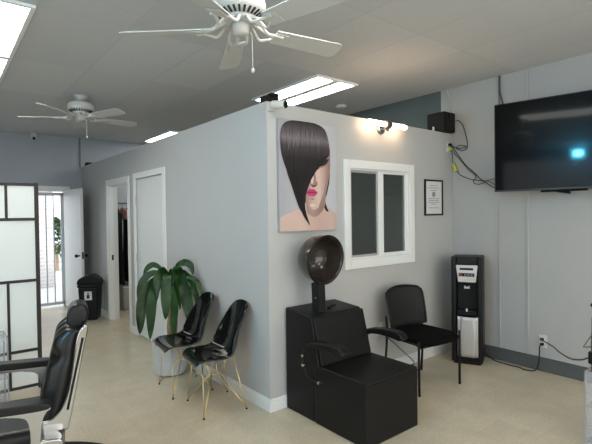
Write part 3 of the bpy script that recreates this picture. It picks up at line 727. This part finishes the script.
MB().box((.06, -.004, .53), (W - .06, .095, .555)).build('drip_tray', M_black, wd, bevel=.004)
MB().cyl((.15, .0, .545), (.15, -.004, .572), .009, .007, 10).build('tap', M_trim, wd)
b = MB()
def front(u, vv):
    z = .085 + (.49 - .085) * vv; x = .062 + (W - .104) * u
    e = .16 + .10 * (2 * vv - 1) ** 2
    d = abs(u - .5)
    dip = .016 * max(0, min(1, (d - (.5 - e)) / .05))
    return Vector((x, -.018 + dip, z))
b.grid(front, 30, 12); b.build('front_door', M_silver, wd, smooth=True, solid=.012, offset=1)

# ------------------------------------------------------------------ guest chair with mesh back
gc = thing('guest_chair', 'black mesh back guest chair against the wall under the certificate', 'chair', (1.415, -.38, 0), R(-6.6))
hw = .26
def seatf(u, vv):
    x = (u - .5) * 2; y = (-.235 - .045 * (1 - x * x)) * (1 - vv) + .23 * vv
    wx = .255 * (1 - .10 * max(0, vv - .6) / .4)
    z = .468 + .012 * (1 - x * x) - .035 * max(0, (.16 - vv) / .16) ** 2
    return Vector((x * wx, y, z))
MB().grid(seatf, 14, 14).build('seat', M_fabric, gc, smooth=True, solid=.055, offset=-1, bevel=.012)
for sx in (-1, 1):
    MB().tube([(sx * hw, -.225, 0), (sx * hw, -.225, .455 if sx < 0 else .485)], .011, 10).build('leg', M_black, gc, smooth=True)
    MB().tube(smooth_path([(sx * (hw - .01), .22, 0), (sx * (hw - .02), .195, .25), (sx * (hw - .03), .19, .46), (sx * (hw - .03), .20, .60)], 6), .011, 10).build('leg', M_black, gc, smooth=True)
    MB().tube([(sx * hw, -.225, .43), (sx * (hw - .03), .19, .43)], .009, 8).build('side_rail', M_black, gc, smooth=True)
def backf(u, vv, off=0):
    x = (u - .5) * 2
    wx = .225 + .012 * vv - .05 * max(0, vv - .86) ** 2 / .02
    z = .50 + .355 * vv - .018 * x * x * vv
    y = .175 + .04 * vv + .035 * vv * vv - .045 * (x * x) + off
    return Vector((x * wx, y, z))
MB().grid(backf, 18, 18).build('mesh_back', M_mesh, gc, smooth=True, solid=.006)
rim = [backf(0, t / 12) for t in range(13)] + [backf(t / 12, 1) for t in range(1, 13)] + [backf(1, 1 - t / 12) for t in range(1, 13)] + [backf(1 - t / 12, 0) for t in range(1, 12)]
MB().tube(rim, .011, 8, True).build('back_frame', M_black, gc, smooth=True)
b = MB()
for k in range(3):
    zz = .2 + .3 * k
    b.tube([backf(t / 10, zz + .18 * (t / 10 - .5) ** 2, .012) for t in range(11)], .004, 6)
b.build('back_slat', M_blackm, gc, smooth=True)

# ------------------------------------------------------------------ hooded dryer chair
dr = thing('hair_dryer_chair', 'bulky black vinyl salon dryer chair with hood by the poster', 'dryer chair', (.40, -.45, 0))
def LV(x, y, z): return (x - .43, y + .45, z)
xa, xb = .172, .718
MB().prism([(y + .45, z) for y, z in ((-.018, 0), (-.365, 0), (-.365, .345), (-.425, .40), (-.338, .775), (-.32, .79), (-.018, .812))], 'x', xa - .43, xb - .43).build('back_box', M_vinyl, dr, bevel=.016, seg=3)
MB().box(LV(xa - .002, -.885, 0), LV(xb + .006, -.366, .437)).build('seat_box', M_vinyl, dr, bevel=.014, seg=3)
MB().box(LV(xa - .005, -.888, .405), LV(xb + .009, -.45, .411)).build('seat_piping', M_vinyl, dr, bevel=.002)
b = MB(); b.prism([(y + .45, z) for y, z in ((-.43, .44), (-.345, .783), (-.362, .778), (-.448, .44))], 'x', xa + .006 - .43, xb - .006 - .43)
b.build('backrest_pad', M_vinyl, dr, bevel=.014, seg=3)
def arm(sx, x):
    p = MB()
    pts = smooth_path([(-.36, .595), (-.42, .625), (-.55, .645), (-.68, .648), (-.735, .625), (-.745, .598), (-.715, .582), (-.66, .588), (-.55, .595), (-.44, .585), (-.38, .565)], 5, True)
    p.prism([(q.x + .45, q.y) for q in pts], 'x', x - .04 - .43, x + .04 - .43)
    a = p.build('armrest', M_vinyl, dr, bevel=.012, seg=3)
    xx = x + sx * .03
    rod = smooth_path([(xx, -.35, .60), (xx, -.335, .53), (xx, -.325, .47), (xx, -.345, .39), (xx, -.41, .352), (xx, -.54, .357)], 6)
    MB().tube([Vector(LV(*q)) for q in rod], .008, 8).build('arm_bracket', M_black, dr, smooth=True)
    for y, z in ((-.325, .51), (-.328, .44), (-.50, .356)): MB().cyl(LV(xx - sx * .0, y, z), LV(xx + sx * .014, y, z), .012, seg=10).build('bolt', M_chrome, dr)
    return a
arm(-1, .135); arm(1, .755)
MB().tube([Vector(LV(*q)) for q in smooth_path([(.745, -.58, .585), (.745, -.70, .525), (.745, -.83, .455), (.745, -.82, .425), (.73, -.76, .40), (.70, -.74, .40)], 5)], .006, 8).build('arm_strut', M_grey, dr, smooth=True)
# neck and hood
MB().prism([(-.065 - .10, .79), (-.065 + .0, .79), (.0 - .055, 1.02), (-.10 - .055, 1.02)], 'x', .285 - .43, .352 - .43).build('neck', M_blackm, dr, loc=(0, .30, 0), bevel=.012, seg=3)
MB().tube([LV(.284, -.262, .905), LV(.353, -.262, .905)], .006, 8).build('neck_seam', M_chrome, dr)
b = MB(); b.lathe([(0, 0), (.02, 0), (.02, .012), (.012, .016), (0, .016)], LV(.455, -.235, .80), 16); b.tube([LV(.455, -.235, .812), LV(.49, -.27, .826)], .007, 8)
b.build('switch', M_black, dr, smooth=False)
hc = Vector(LV(.372, -.235, 1.20)); nrm = Vector((.05, -1, -.10)).normalized()
hm = Matrix.Translation(hc) @ nrm.to_track_quat('Z', 'Y').to_matrix().to_4x4()
prof = [(.0, -.165), (.05, -.162), (.10, -.148), (.145, -.118), (.172, -.075), (.186, -.02), (.19, .03), (.191, .055)]
hood = MB().lathe(prof + [(.186, .062), (.178, .055), (.176, .03), (.170, -.02), (.155, -.07), (.130, -.105), (.09, -.132), (.045, -.145), (0, -.148)], mtx=hm, seg=48).build('hood', M_hood, dr, smooth=True)
MB().tube([hm @ Vector((.190 * math.cos(t * PI / 24), .190 * math.sin(t * PI / 24), .055)) for t in range(48)], .009, 8, True).build('hood_rim', M_black, hood, smooth=True)
b = MB()
for r_ in (.04, .075, .11):
    n_ = int(r_ * 180)
    for k in range(n_):
        a = 2 * PI * k / n_; zz = -.146 + 1.2 * r_ * r_
        b.lathe([(0, .004), (.006, .003), (.006, -.001), (0, -.001)], mtx=hm @ Matrix.Translation((r_ * math.cos(a), r_ * math.sin(a), zz + .006)), seg=8)
b.build('vent', M_slot, hood)
b = MB(); b.lathe([(0, -.195), (.03, -.192), (.045, -.175), (.05, -.155), (0, -.15)], mtx=hm, seg=20); b.build('hood_knob', M_black, hood, smooth=True)

# ------------------------------------------------------------------ two glossy black shell chairs on gold wire bases
def shell_chair(loc, rz, label):
    t = thing('shell_chair', label, 'chair', loc, rz, 'glossy black shell chairs')     # faces local -x
    spine = smooth_path([(-.206, 0, .392), (-.200, 0, .420), (-.15, 0, .428), (-.06, 0, .416), (.05, 0, .404), (.125, 0, .418), (.165, 0, .472), (.192, 0, .57), (.218, 0, .66), (.245, 0, .745), (.268, 0, .81), (.276, 0, .836)], 4)
    n = len(spine) - 1
    # half width, forward curl, upward curl along the spine
    keys = [(0, .125, 0, -.012), (.06, .185, 0, -.004), (.16, .215, 0, .012), (.30, .222, -.0, .030), (.42, .222, -.04, .055), (.52, .214, -.085, .055), (.62, .195, -.09, .025), (.74, .176, -.07, .0), (.86, .155, -.04, -.005), (.95, .122, -.02, -.012), (1, .075, -.006, -.012)]
    def key(u, k):
        for a, b_ in zip(keys, keys[1:]):
            if u <= b_[0]:
                f = (u - a[0]) / (b_[0] - a[0]); return a[k] + (b_[k] - a[k]) * f
        return keys[-1][k]
    def fn(u, vv):
        i = min(int(u * n), n - 1); f = u * n - i
        p = spine[i].lerp(spine[i + 1], f); x = (vv - .5) * 2
        c = abs(x) ** 2.4
        return Vector((p.x + key(u, 2) * c, x * key(u, 1), p.z + key(u, 3) * c))
    MB().grid(fn, 44, 20).build('shell', M_gloss, t, smooth=True, solid=.013, sub=1)
    pad = MB()
    for sx in (-1, 1):
        for sy in (-1, 1):
            fx, fy = (-.165 if sx < 0 else .19), sy * .205
            lg = MB()
            top1 = (sx * .13 - .01, sy * .115, .405); top2 = (sx * .03, sy * .02, .262)
            lg.tube([(fx, fy, .012), top1], .0044, 8); lg.tube([(fx, fy, .012), top2], .0044, 8)
            l = lg.build('leg', M_gold, t, smooth=True)
            MB().lathe([(0, 0), (.008, 0), (.008, .008), (.005, .013), (0, .013)], (fx, fy, 0), 12).build('foot_glide', M_black, l)
    b = MB()
    for sx in (-1, 1):
        for sy in (-1, 1): b.tube([(sx * .03, sy * .02, .262), (sx * .06 - .01, sy * .14, .405)], .0042, 8)
    b.tube([(.03, .02, .262), (-.03, .02, .262), (-.03, -.02, .262), (.03, -.02, .262)], .0045, 8, True)
    b.build('brace', M_gold, t, smooth=True)
    for sx in (-1, 1): MB().tube([(sx * .13 - .01, -.13, .406), (sx * .13 - .01, .13, .406)], .006, 8).build('mount_bar', M_gold, t, smooth=True)
    return t
shell_chair((-.275, .40, 0), R(-8), 'glossy black shell chair on gold wire legs nearest the wall corner')
shell_chair((-.305, .925, 0), R(-6), 'glossy black shell chair on gold wire legs beside the potted plant')

# ------------------------------------------------------------------ potted dracaena
pl = thing('potted_plant', 'leafy green potted plant in white pot between door and chairs', 'plant', (-.24, 1.375, 0), R(-38.6))
MB().lathe([(0, 0), (.125, 0), (.15, .02), (.168, .14), (.175, .30), (.178, .33), (.165, .33), (.16, .30), (0, .295)], seg=40).build('pot', M_pot, pl, smooth=False, bevel=.004)
MB().lathe([(0, .305), (.158, .30)], seg=28).build('soil', M_soil, pl)
MB().tube(smooth_path([(0, .02, .28), (-.012, .02, .45), (.006, .02, .62), (-.005, .01, .80), (-.005, 0, .96)], 6), lambda t: .026 - .008 * t, 12).build('cane', M_bark, pl, smooth=True)
MB().tube(smooth_path([(.03, .03, .28), (.05, .04, .5), (.035, .03, .75), (.03, .02, .9)], 6), lambda t: .018 - .005 * t, 10).build('cane', M_bark, pl, smooth=True)
fol = MB()
def leaf(pts, w, twist=0.0):
    P = smooth_path(pts, 6); n = len(P) - 1
    side0 = None
    rows = []
    for i, p in enumerate(P):
        t = i / n
        tg = (P[min(i + 1, n)] - P[max(i - 1, 0)]).normalized()
        sd_ = tg.cross(Vector((.25 * math.sin(9 * pts[-1][0]), 1, .1)))
        if sd_.length < .3: sd_ = Vector((1, 0, 0))
        sd_.normalize()
        if side0 is not None:
            if sd_.dot(side0) < 0: sd_ = -sd_
            sd_ = (side0 * .6 + sd_ * .4); sd_ = (sd_ - tg * sd_.dot(tg)).normalized()
        side0 = sd_
        sd_ = Matrix.Rotation(twist * t, 3, tg) @ sd_
        nr = tg.cross(sd_).normalized()
        hw_ = w * (math.sin(PI * min(1, t * .95 + .05) ** 1.5) ** .8) * .5 + .009 * (1 - t)
        wav = .010 * math.sin(t * 13 + p.x * 40)
        rows.append([fol.bm.verts.new(p + sd_ * hw_ * k + nr * ((.22 * hw_ + wav * abs(k)) * abs(k))) for k in (-1, -.5, 0, .5, 1)])
    for a, b_ in zip(rows, rows[1:]):
        for k in range(4): fol.bm.faces.new((a[k], a[k + 1], b_[k + 1], b_[k]))
ZC0 = .97
LV_ = [
 ([(-.03, 0, 0), (-.10, .02, .075), (-.17, .04, .10), (-.23, .05, .06), (-.265, .05, -.02)], .06),
 ([(.03, 0, 0), (.09, .0, .09), (.16, -.01, .125), (.225, -.02, .09), (.245, -.03, .0)], .075),
 ([(-.03, 0, -.01), (-.13, -.02, .03), (-.22, -.04, -.02), (-.275, -.05, -.15), (-.28, -.05, -.34)], .08),
 ([(-.04, -.02, -.04), (-.13, -.08, -.05), (-.21, -.12, -.20), (-.24, -.14, -.42), (-.25, -.14, -.63)], .115),
 ([(-.02, -.03, -.02), (-.07, -.12, -.03), (-.11, -.17, -.22), (-.13, -.18, -.45), (-.135, -.18, -.68)], .11),
 ([(.0, -.03, .01), (.01, -.12, .02), (.02, -.18, -.10), (.02, -.19, -.28), (.015, -.19, -.46)], .11),
 ([(.03, -.03, -.04), (.07, -.13, -.06), (.095, -.17, -.25), (.10, -.18, -.48), (.085, -.18, -.68)], .105),
 ([(.03, -.02, .0), (.10, -.07, .03), (.17, -.11, -.08), (.215, -.13, -.33), (.26, -.14, -.58)], .135),
 ([(.04, .0, .02), (.13, -.05, .04), (.24, -.10, -.03), (.30, -.14, -.20), (.31, -.15, -.37)], .09),
 ([(.05, .0, .01), (.16, -.08, .02), (.26, -.12, -.02), (.33, -.13, -.10), (.36, -.13, -.27)], .05),
 ([(-.02, .02, .0), (-.09, -.03, .0), (-.13, -.08, -.14), (-.135, -.09, -.32)], .095),
 ([(.02, .02, .0), (.12, -.03, -.02), (.18, -.07, -.14), (.21, -.08, -.31)], .10),
 ([(.0, .03, .0), (.05, .12, .05), (.09, .20, -.06), (.10, .23, -.28)], .09),
 ([(-.02, .03, .0), (-.09, .12, .04), (-.15, .19, -.05), (-.18, .21, -.28)], .09),
 ([(.02, .03, -.05), (.02, .14, -.02), (.0, .22, -.16), (-.01, .24, -.40)], .09),
 ([(.0, -.01, .0), (-.03, -.06, .06), (-.06, -.13, .03), (-.075, -.17, -.10), (-.07, -.18, -.26)], .085),
 ([(.01, -.01, .0), (.05, -.07, .05), (.09, -.13, .0), (.13, -.17, -.15), (.15, -.18, -.36)], .10),
]
for k, (pts, w) in enumerate(LV_): leaf([(x, y, (z * .87 if z < 0 else z) + ZC0) for x, y, z in pts], w * .84, .4 * (-1) ** k)
fol.build('foliage', M_leaf, pl, smooth=True)

# ------------------------------------------------------------------ trash can
tr = thing('trash_can', 'black swing top trash can with white label beside the doorway', 'trash can', (-.205, 4.46, 0), R(-27))
b = MB(); b.box((-.115, -.14, 0), (.115, .14, .50), taper=1.22); b.build('bin', M_black, tr, bevel=.02, seg=3)
b = MB(); b.box((-.148, -.178, .50), (.148, .178, .545)); b.build('rim', M_black, tr, bevel=.012)
b = MB(); b.prism([(q.x, q.y) for q in smooth_path([(-.165, .545), (-.14, .62), (-.03, .672), (.06, .668), (.14, .61), (.165, .545)], 5)], 'y', -.135, .135)
b.build('swing_lid', M_black, tr, bevel=.012)
lb = MB().box((-.05, -.1425, .32), (.055, -.139, .45)).build('label_plate', M_paper, tr, rot=(R(3.55), 0, 0))
b = MB(); b.box((-.018, -.144, .345), (.022, -.1425, .40)); b.lathe([(0, 0), (.014, 0), (.014, .0015), (0, .0015)], mtx=Matrix.Translation((.002, -.1425, .42)) @ Matrix.Rotation(R(90), 4, 'X'), seg=12)
b.build('pictogram', M_slot, lb)

# ------------------------------------------------------------------ folding divider screen
ds = thing('folding_screen', 'black framed folding screen with frosted panels at the left edge', 'room divider', (-1.295, 1.8, 0))
def panel(x_off, mtx, zt=1.872):
    w = .56; fr = .034
    b = MB(); 
    b.box((-w, -.012, .035), (-w + fr, .012, zt), mtx); b.box((-fr, -.012, 0), (0, .012, zt), mtx); b.box((-w, -.012, 0), (-w + fr, .012, .035), mtx)
    for z in (0.02, .345, .975, 1.53, zt - .03): b.box((-w + fr, -.010, z), (-fr, .010, z + .026), mtx)
    for za, zb in ((.045, .345), (.37, .975), (1.555, zt - .03)): b.box((-.262, -.009, za), (-.240, .009, zb), mtx)
    b.box((-.40, -.009, 1.0), (-.38, .009, 1.53), mtx)
    b.build('panel_frame', M_frame, ds, bevel=.002)
    MB().box((-w + fr * .5, -.002, .03), (-fr * .5, .002, zt - .01), mtx).build('frosted_sheet', M_frost, ds)
panel(0, Matrix.Identity(4))
panel(0, Matrix.Translation((-.56, 0, 0)) @ Matrix.Rotation(R(50), 4, 'Z'))
b = MB()
for z in (.3, .9, 1.5): b.cyl((-.56, -.014, z - .03), (-.56, -.014, z + .03), .006, seg=8)
b.build('hinge', M_black, ds)

# clear acrylic stand between screen and barber chair; clear cart at right
def acrylic(name, label, loc, w, d, h, cat, shelves):
    t = thing(name, label, cat, loc)
    th = .006
    b = MB(); b.box((0, 0, .0), (th, d, h)); b.box((w - th, 0, 0), (w, d, h)); b.box((th, d - th, 0), (w - th, d, h))
    b.build('side_panel', M_acryl, t)
    for z in shelves: MB().box((th, 0, z), (w - th, d - th, z + th)).build('shelf', M_acryl, t)
    b = MB()
    for x in (0, w - .010):
        for y in (0, d - .010): b.box((x, y, 0), (x + .010, y + .010, h))
    for y in (0, d - .008): b.box((.01, y, h - .008), (w - .01, y + .008, h))
    for x in (0, w - .008): b.box((x, .01, h - .008), (x + .008, d - .01, h))
    b.build('edge', M_acryledge, t)
    return t
acrylic('acrylic_stand', 'clear acrylic stand in front of the folding screen at left edge', (-1.99, 1.25, 0), .38, .26, .63, 'stand', (.02, .3, .6))
ct = acrylic('acrylic_cart', 'clear acrylic cart with grey tool post at the right edge', (1.295, -2.12, 0), .36, .36, .497, 'cart', (.03, .26, .485))
MB().cyl((.05, .33, .485), (.05, .325, .85), .010, seg=12).build('tool_post', M_grey, ct, smooth=True)
b = MB(); b.tube([(.05, .327, .655), (-.035, .34, .665), (-.06, .345, .668), (.0, .335, .71), (.05, .327, .735)], .0045, 8); b.build('hook', M_grey, ct, smooth=True)
b = MB(); b.box((.03, .305, .54), (.075, .35, .62)); b.build('clamp', M_black, ct, bevel=.006)
MB().tube(smooth_path([(.05, .325, .62), (.03, .325, .70), (.045, .315, .79), (.085, .295, .845), (.13, .28, .865)], 6), .005, 8).build('tool_cord', M_cord, ct, smooth=True)
b = MB(); b.cyl((.05, .325, .85), (.05, .325, .92), .005, seg=10); b.lathe([(0, -.016), (.013, -.010), (.016, 0), (.013, .010), (0, .016)], (.05, .325, .93), 14)
b.build('knob', M_black, ct, smooth=True)

# ------------------------------------------------------------------ barber chair
tag(MB().lathe([(0, 0), (.685, 0), (.69, .008), (.675, .016), (0, .018)], seg=72).build('floor_mat', M_blackm, None, (-1.75, -.05, 0), smooth=False, bevel=.003), 'round black rubber mat under the barber chair', 'mat')
ba = thing('barber_chair', 'black leather and chrome barber chair in the left foreground', 'barber chair', (-1.722, -.04, .018), math.atan2(.215, -.977))   # faces local +x
MB().lathe([(0, 0), (.33, 0), (.335, .012), (.31, .03), (.14, .055), (.085, .075), (0, .08)], seg=56).build('base', M_chrome, ba, smooth=True)
MB().lathe([(0, .07), (.065, .07), (.062, .20), (.045, .21), (.045, .27), (0, .27)], seg=28).build('column', M_chrome, ba, smooth=True)
MB().box((-.24, -.24, .25), (.26, .24, .33)).build('seat_pan', M_leather, ba, bevel=.02, seg=3)
MB().box((-.22, -.262, .32), (.30, .262, .475)).build('seat_cushion', M_leather, ba, bevel=.045, seg=5)
# reclined tufted back: local frame of the pad, hinge at the seat rear
bk = Matrix.Translation((-.205, 0, .43)) @ Matrix.Rotation(R(-13), 4, 'Y')
buttons = [(.13 + .12 * r, (c - 1.5 + (.5 if r % 2 else 0)) * .125) for r in range(4) for c in range(4)]
buttons = [q for q in buttons if abs(q[1]) < .22]
def padf(u, vv):
    y = (vv - .5) * 2; z = .52 * u + .0
    wy = .245 - .035 * u ** 2
    ed = max(abs(y) - .72, 0) / .28; eu = max(.0, u - .86) / .14; el = max(0, .10 - u) / .10
    x = .085 * (1 - ed ** 2.5 * .75) * (1 - .55 * eu ** 2) * (1 - .3 * el ** 2) + .02
    for bz, by in buttons:
        d2 = ((z - bz) ** 2 + (y * wy - by) ** 2); x -= .03 * math.exp(-d2 / .0011)
    return bk @ Vector((x, y * wy, z))
def padb(u, vv):
    p = padf(u, vv); q = bk.inverted() @ p; return bk @ Vector((-.015, q.y, q.z))
b = MB(); nu, nv = 40, 40
b.grid(padf, nu, nv); b.grid(padb, nu, nv)
edge = [(0, j / nv) for j in range(nv + 1)] + [(i / nu, 1) for i in range(1, nu + 1)] + [(1, 1 - j / nv) for j in range(1, nv + 1)] + [(1 - i / nu, 0) for i in range(1, nu)]
for (a, c_), (d, e) in zip(edge, edge[1:] + edge[:1]): b.bm.faces.new([b.bm.verts.new(p) for p in (padf(a, c_), padf(d, e), padb(d, e), padb(a, c_))])
bmesh.ops.remove_doubles(b.bm, verts=b.bm.verts, dist=1e-5)
bp = b.build('back_pad', M_leather, ba, smooth=True)
b = MB()
for bz, by in buttons:
    y = by; u = bz / .52; vv = by / (.245 - .035 * u * u) / 2 + .5
    b.lathe([(0, .006), (.008, .004), (.01, 0), (0, -.004)], mtx=Matrix.Translation(padf(u, vv)) @ bk.to_3x3().to_4x4() @ Matrix.Rotation(R(90), 4, 'Y'), seg=10)
b.build('button', M_leather, bp, smooth=True)
b = MB(); b.prism([(-.232, .03), (.232, .03), (.205, .55), (-.205, .55)], 'x', -.035, -.016); 
for v_ in b.bm.verts: v_.co = bk @ v_.co
b.build('back_shell', M_black, ba, bevel=.006)
for s in (-1, 1):
    # chrome side frame of the back: a flat band sweeping forward into the arm bracket
    o_ = smooth_path([(-.012, .555), (.004, .50), (-.004, .38), (-.012, .26), (-.004, .15), (.025, .09), (.05, .07), (.075, .06), (.08, .02), (.05, .0), (.02, .008), (-.02, .024), (-.052, .03), (-.056, .06), (-.054, .16), (-.048, .30), (-.042, .45), (-.038, .555)], 5, True)
    b = MB(); b.prism([(q.x, q.y) for q in o_], 'y', s * .246, s * .268)
    for v_ in b.bm.verts: v_.co = bk @ v_.co
    fr_ = b.build('back_frame', M_chrome, ba, bevel=.009, seg=4)
    b = MB(); b.prism([(-.036, .13), (-.024, .13), (-.018, .50), (-.030, .50)], 'y', s * .266, s * .2705)
    for v_ in b.bm.verts: v_.co = bk @ v_.co
    b.build('groove', M_blackm, fr_, bevel=.001)
    ap = smooth_path([(-.185, .642), (-.12, .655), (.06, .664), (.24, .672), (.31, .668), (.33, .650), (.31, .632), (.24, .628), (.06, .622), (-.10, .616), (-.175, .618), (-.195, .628)], 4, True)
    b = MB(); b.prism([(q.x, q.y) for q in ap], 'y', s * .365 - .04, s * .365 + .04); b.build('arm_pad', M_leather, ba, bevel=.014, seg=4)
    tb = smooth_path([(-.175, .618), (.0, .622), (.26, .628), (.30, .625), (.26, .612), (.02, .602), (-.02, .597), (-.08, .58), (-.10, .54), (-.105, .47), (-.10, .38), (-.105, .28), (-.14, .28), (-.14, .38), (-.146, .46), (-.155, .55), (-.175, .595), (-.19, .605)], 4, True)
    b = MB(); b.prism([(q.x, q.y) for q in tb], 'y', s * .30 - .014 + s * .055, s * .30 + .014 + s * .055); b.build('arm_bracket', M_chrome, ba, bevel=.008, seg=3)
    b = MB(); b.prism([(q.x, q.y) for q in smooth_path([(-.235, .445), (-.18, .455), (-.125, .45), (-.115, .425), (-.125, .40), (-.18, .40), (-.24, .415)], 5, True)], 'y', s * .255, s * .365)
    b.build('arm_joint', M_chrome, ba, bevel=.008, seg=3)
    MB().box((-.14, min(s * .23, s * .36), .28), (-.10, max(s * .23, s * .36), .33)).build('arm_mount', M_chrome, ba, bevel=.01)
# headrest
hr = Matrix.Translation((-.36, 0, .975)) @ Matrix.Rotation(R(-14), 4, 'Y')
hp = smooth_path([(-.045, -.062), (.0, -.078), (.045, -.062), (.066, -.01), (.058, .045), (.02, .07), (-.03, .066), (-.058, .03), (-.062, -.02)], 5, True)
b = MB(); b.prism([(q.x * .84 + .04, q.y) for q in hp], 'y', -.095, .095)
for v_ in b.bm.verts: v_.co = hr @ v_.co
b.build('headrest', M_leather, ba, bevel=.022, seg=4)
b = MB()
for y in (-.05, .05): b.tube([bk @ Vector((-.026, y, .45)), bk @ Vector((-.026, y, .60))], .009, 10)
b.build('headrest_post', M_chrome, ba, smooth=True)
b = MB(); b.box((.42, -.2, .10), (.46, .2, .22)); b.build('footrest', M_chrome, ba, bevel=.01)
for y in (-.15, .15): MB().tube([(.24, y, .30), (.34, y, .26), (.44, y, .16)], .012, 10).build('footrest_arm', M_chrome, ba, smooth=True)

# ------------------------------------------------------------------ light
w = bpy.data.worlds.new('sky'); bpy.context.scene.world = w; w.use_nodes = True
bg = w.node_tree.nodes['Background']; bg.inputs['Color'].default_value = (.88, .94, 1.0, 1); bg.inputs['Strength'].default_value = 2.3
s = bpy.data.lights.new('sun', 'SUN'); s.energy = 1.8; s.angle = R(4); so = bpy.data.objects.new('sun', s); C.objects.link(so); so.rotation_euler = (R(50), 0, R(-30))
def area(name, loc, rot, sx, sy, p, col):
    l = bpy.data.lights.new(name, 'AREA'); l.shape = 'RECTANGLE'; l.size = sx; l.size_y = sy; l.energy = p; l.color = col
    o = bpy.data.objects.new(name, l); C.objects.link(o); o.location = loc; o.rotation_euler = rot; return o
# unseen area lights added in place of shop-front daylight, behind the viewer and left
area('daylight_fill_near', (-1.2, YN + .05, 1.6), (R(90), 0, 0), 5.0, 2.2, 82, (1.0, .985, .96))
area('daylight_fill_west', (XW + .05, -2.2, 1.6), (R(90), 0, R(-90)), 4.0, 2.2, 40, (1.0, .975, .93))

# ------------------------------------------------------------------ camera
FPX, YAW, PITCH, ROLL = 450.96, 0.8976, -0.0173, -0.01341
cam = bpy.data.cameras.new('camera'); co = bpy.data.objects.new('camera', cam); C.objects.link(co)
d = Vector((math.cos(YAW) * math.cos(PITCH), math.sin(YAW) * math.cos(PITCH), math.sin(PITCH)))
r = Vector((math.sin(YAW), -math.cos(YAW), 0)); u = r.cross(d)
r2 = r * math.cos(ROLL) + u * math.sin(ROLL); u2 = u * math.cos(ROLL) - r * math.sin(ROLL)
co.matrix_world = Matrix(((r2.x, u2.x, -d.x, -2.02865), (r2.y, u2.y, -d.y, -2.89519), (r2.z, u2.z, -d.z, 1.5559), (0, 0, 0, 1)))
cam.sensor_width = 36; cam.lens = FPX / 592 * 36; cam.clip_start = .05
sc_ = bpy.context.scene; sc_.camera = co
sc_.view_settings.view_transform = 'Standard'; sc_.view_settings.look = 'None'; sc_.view_settings.gamma = 1
sc_.view_settings.exposure = 0.56
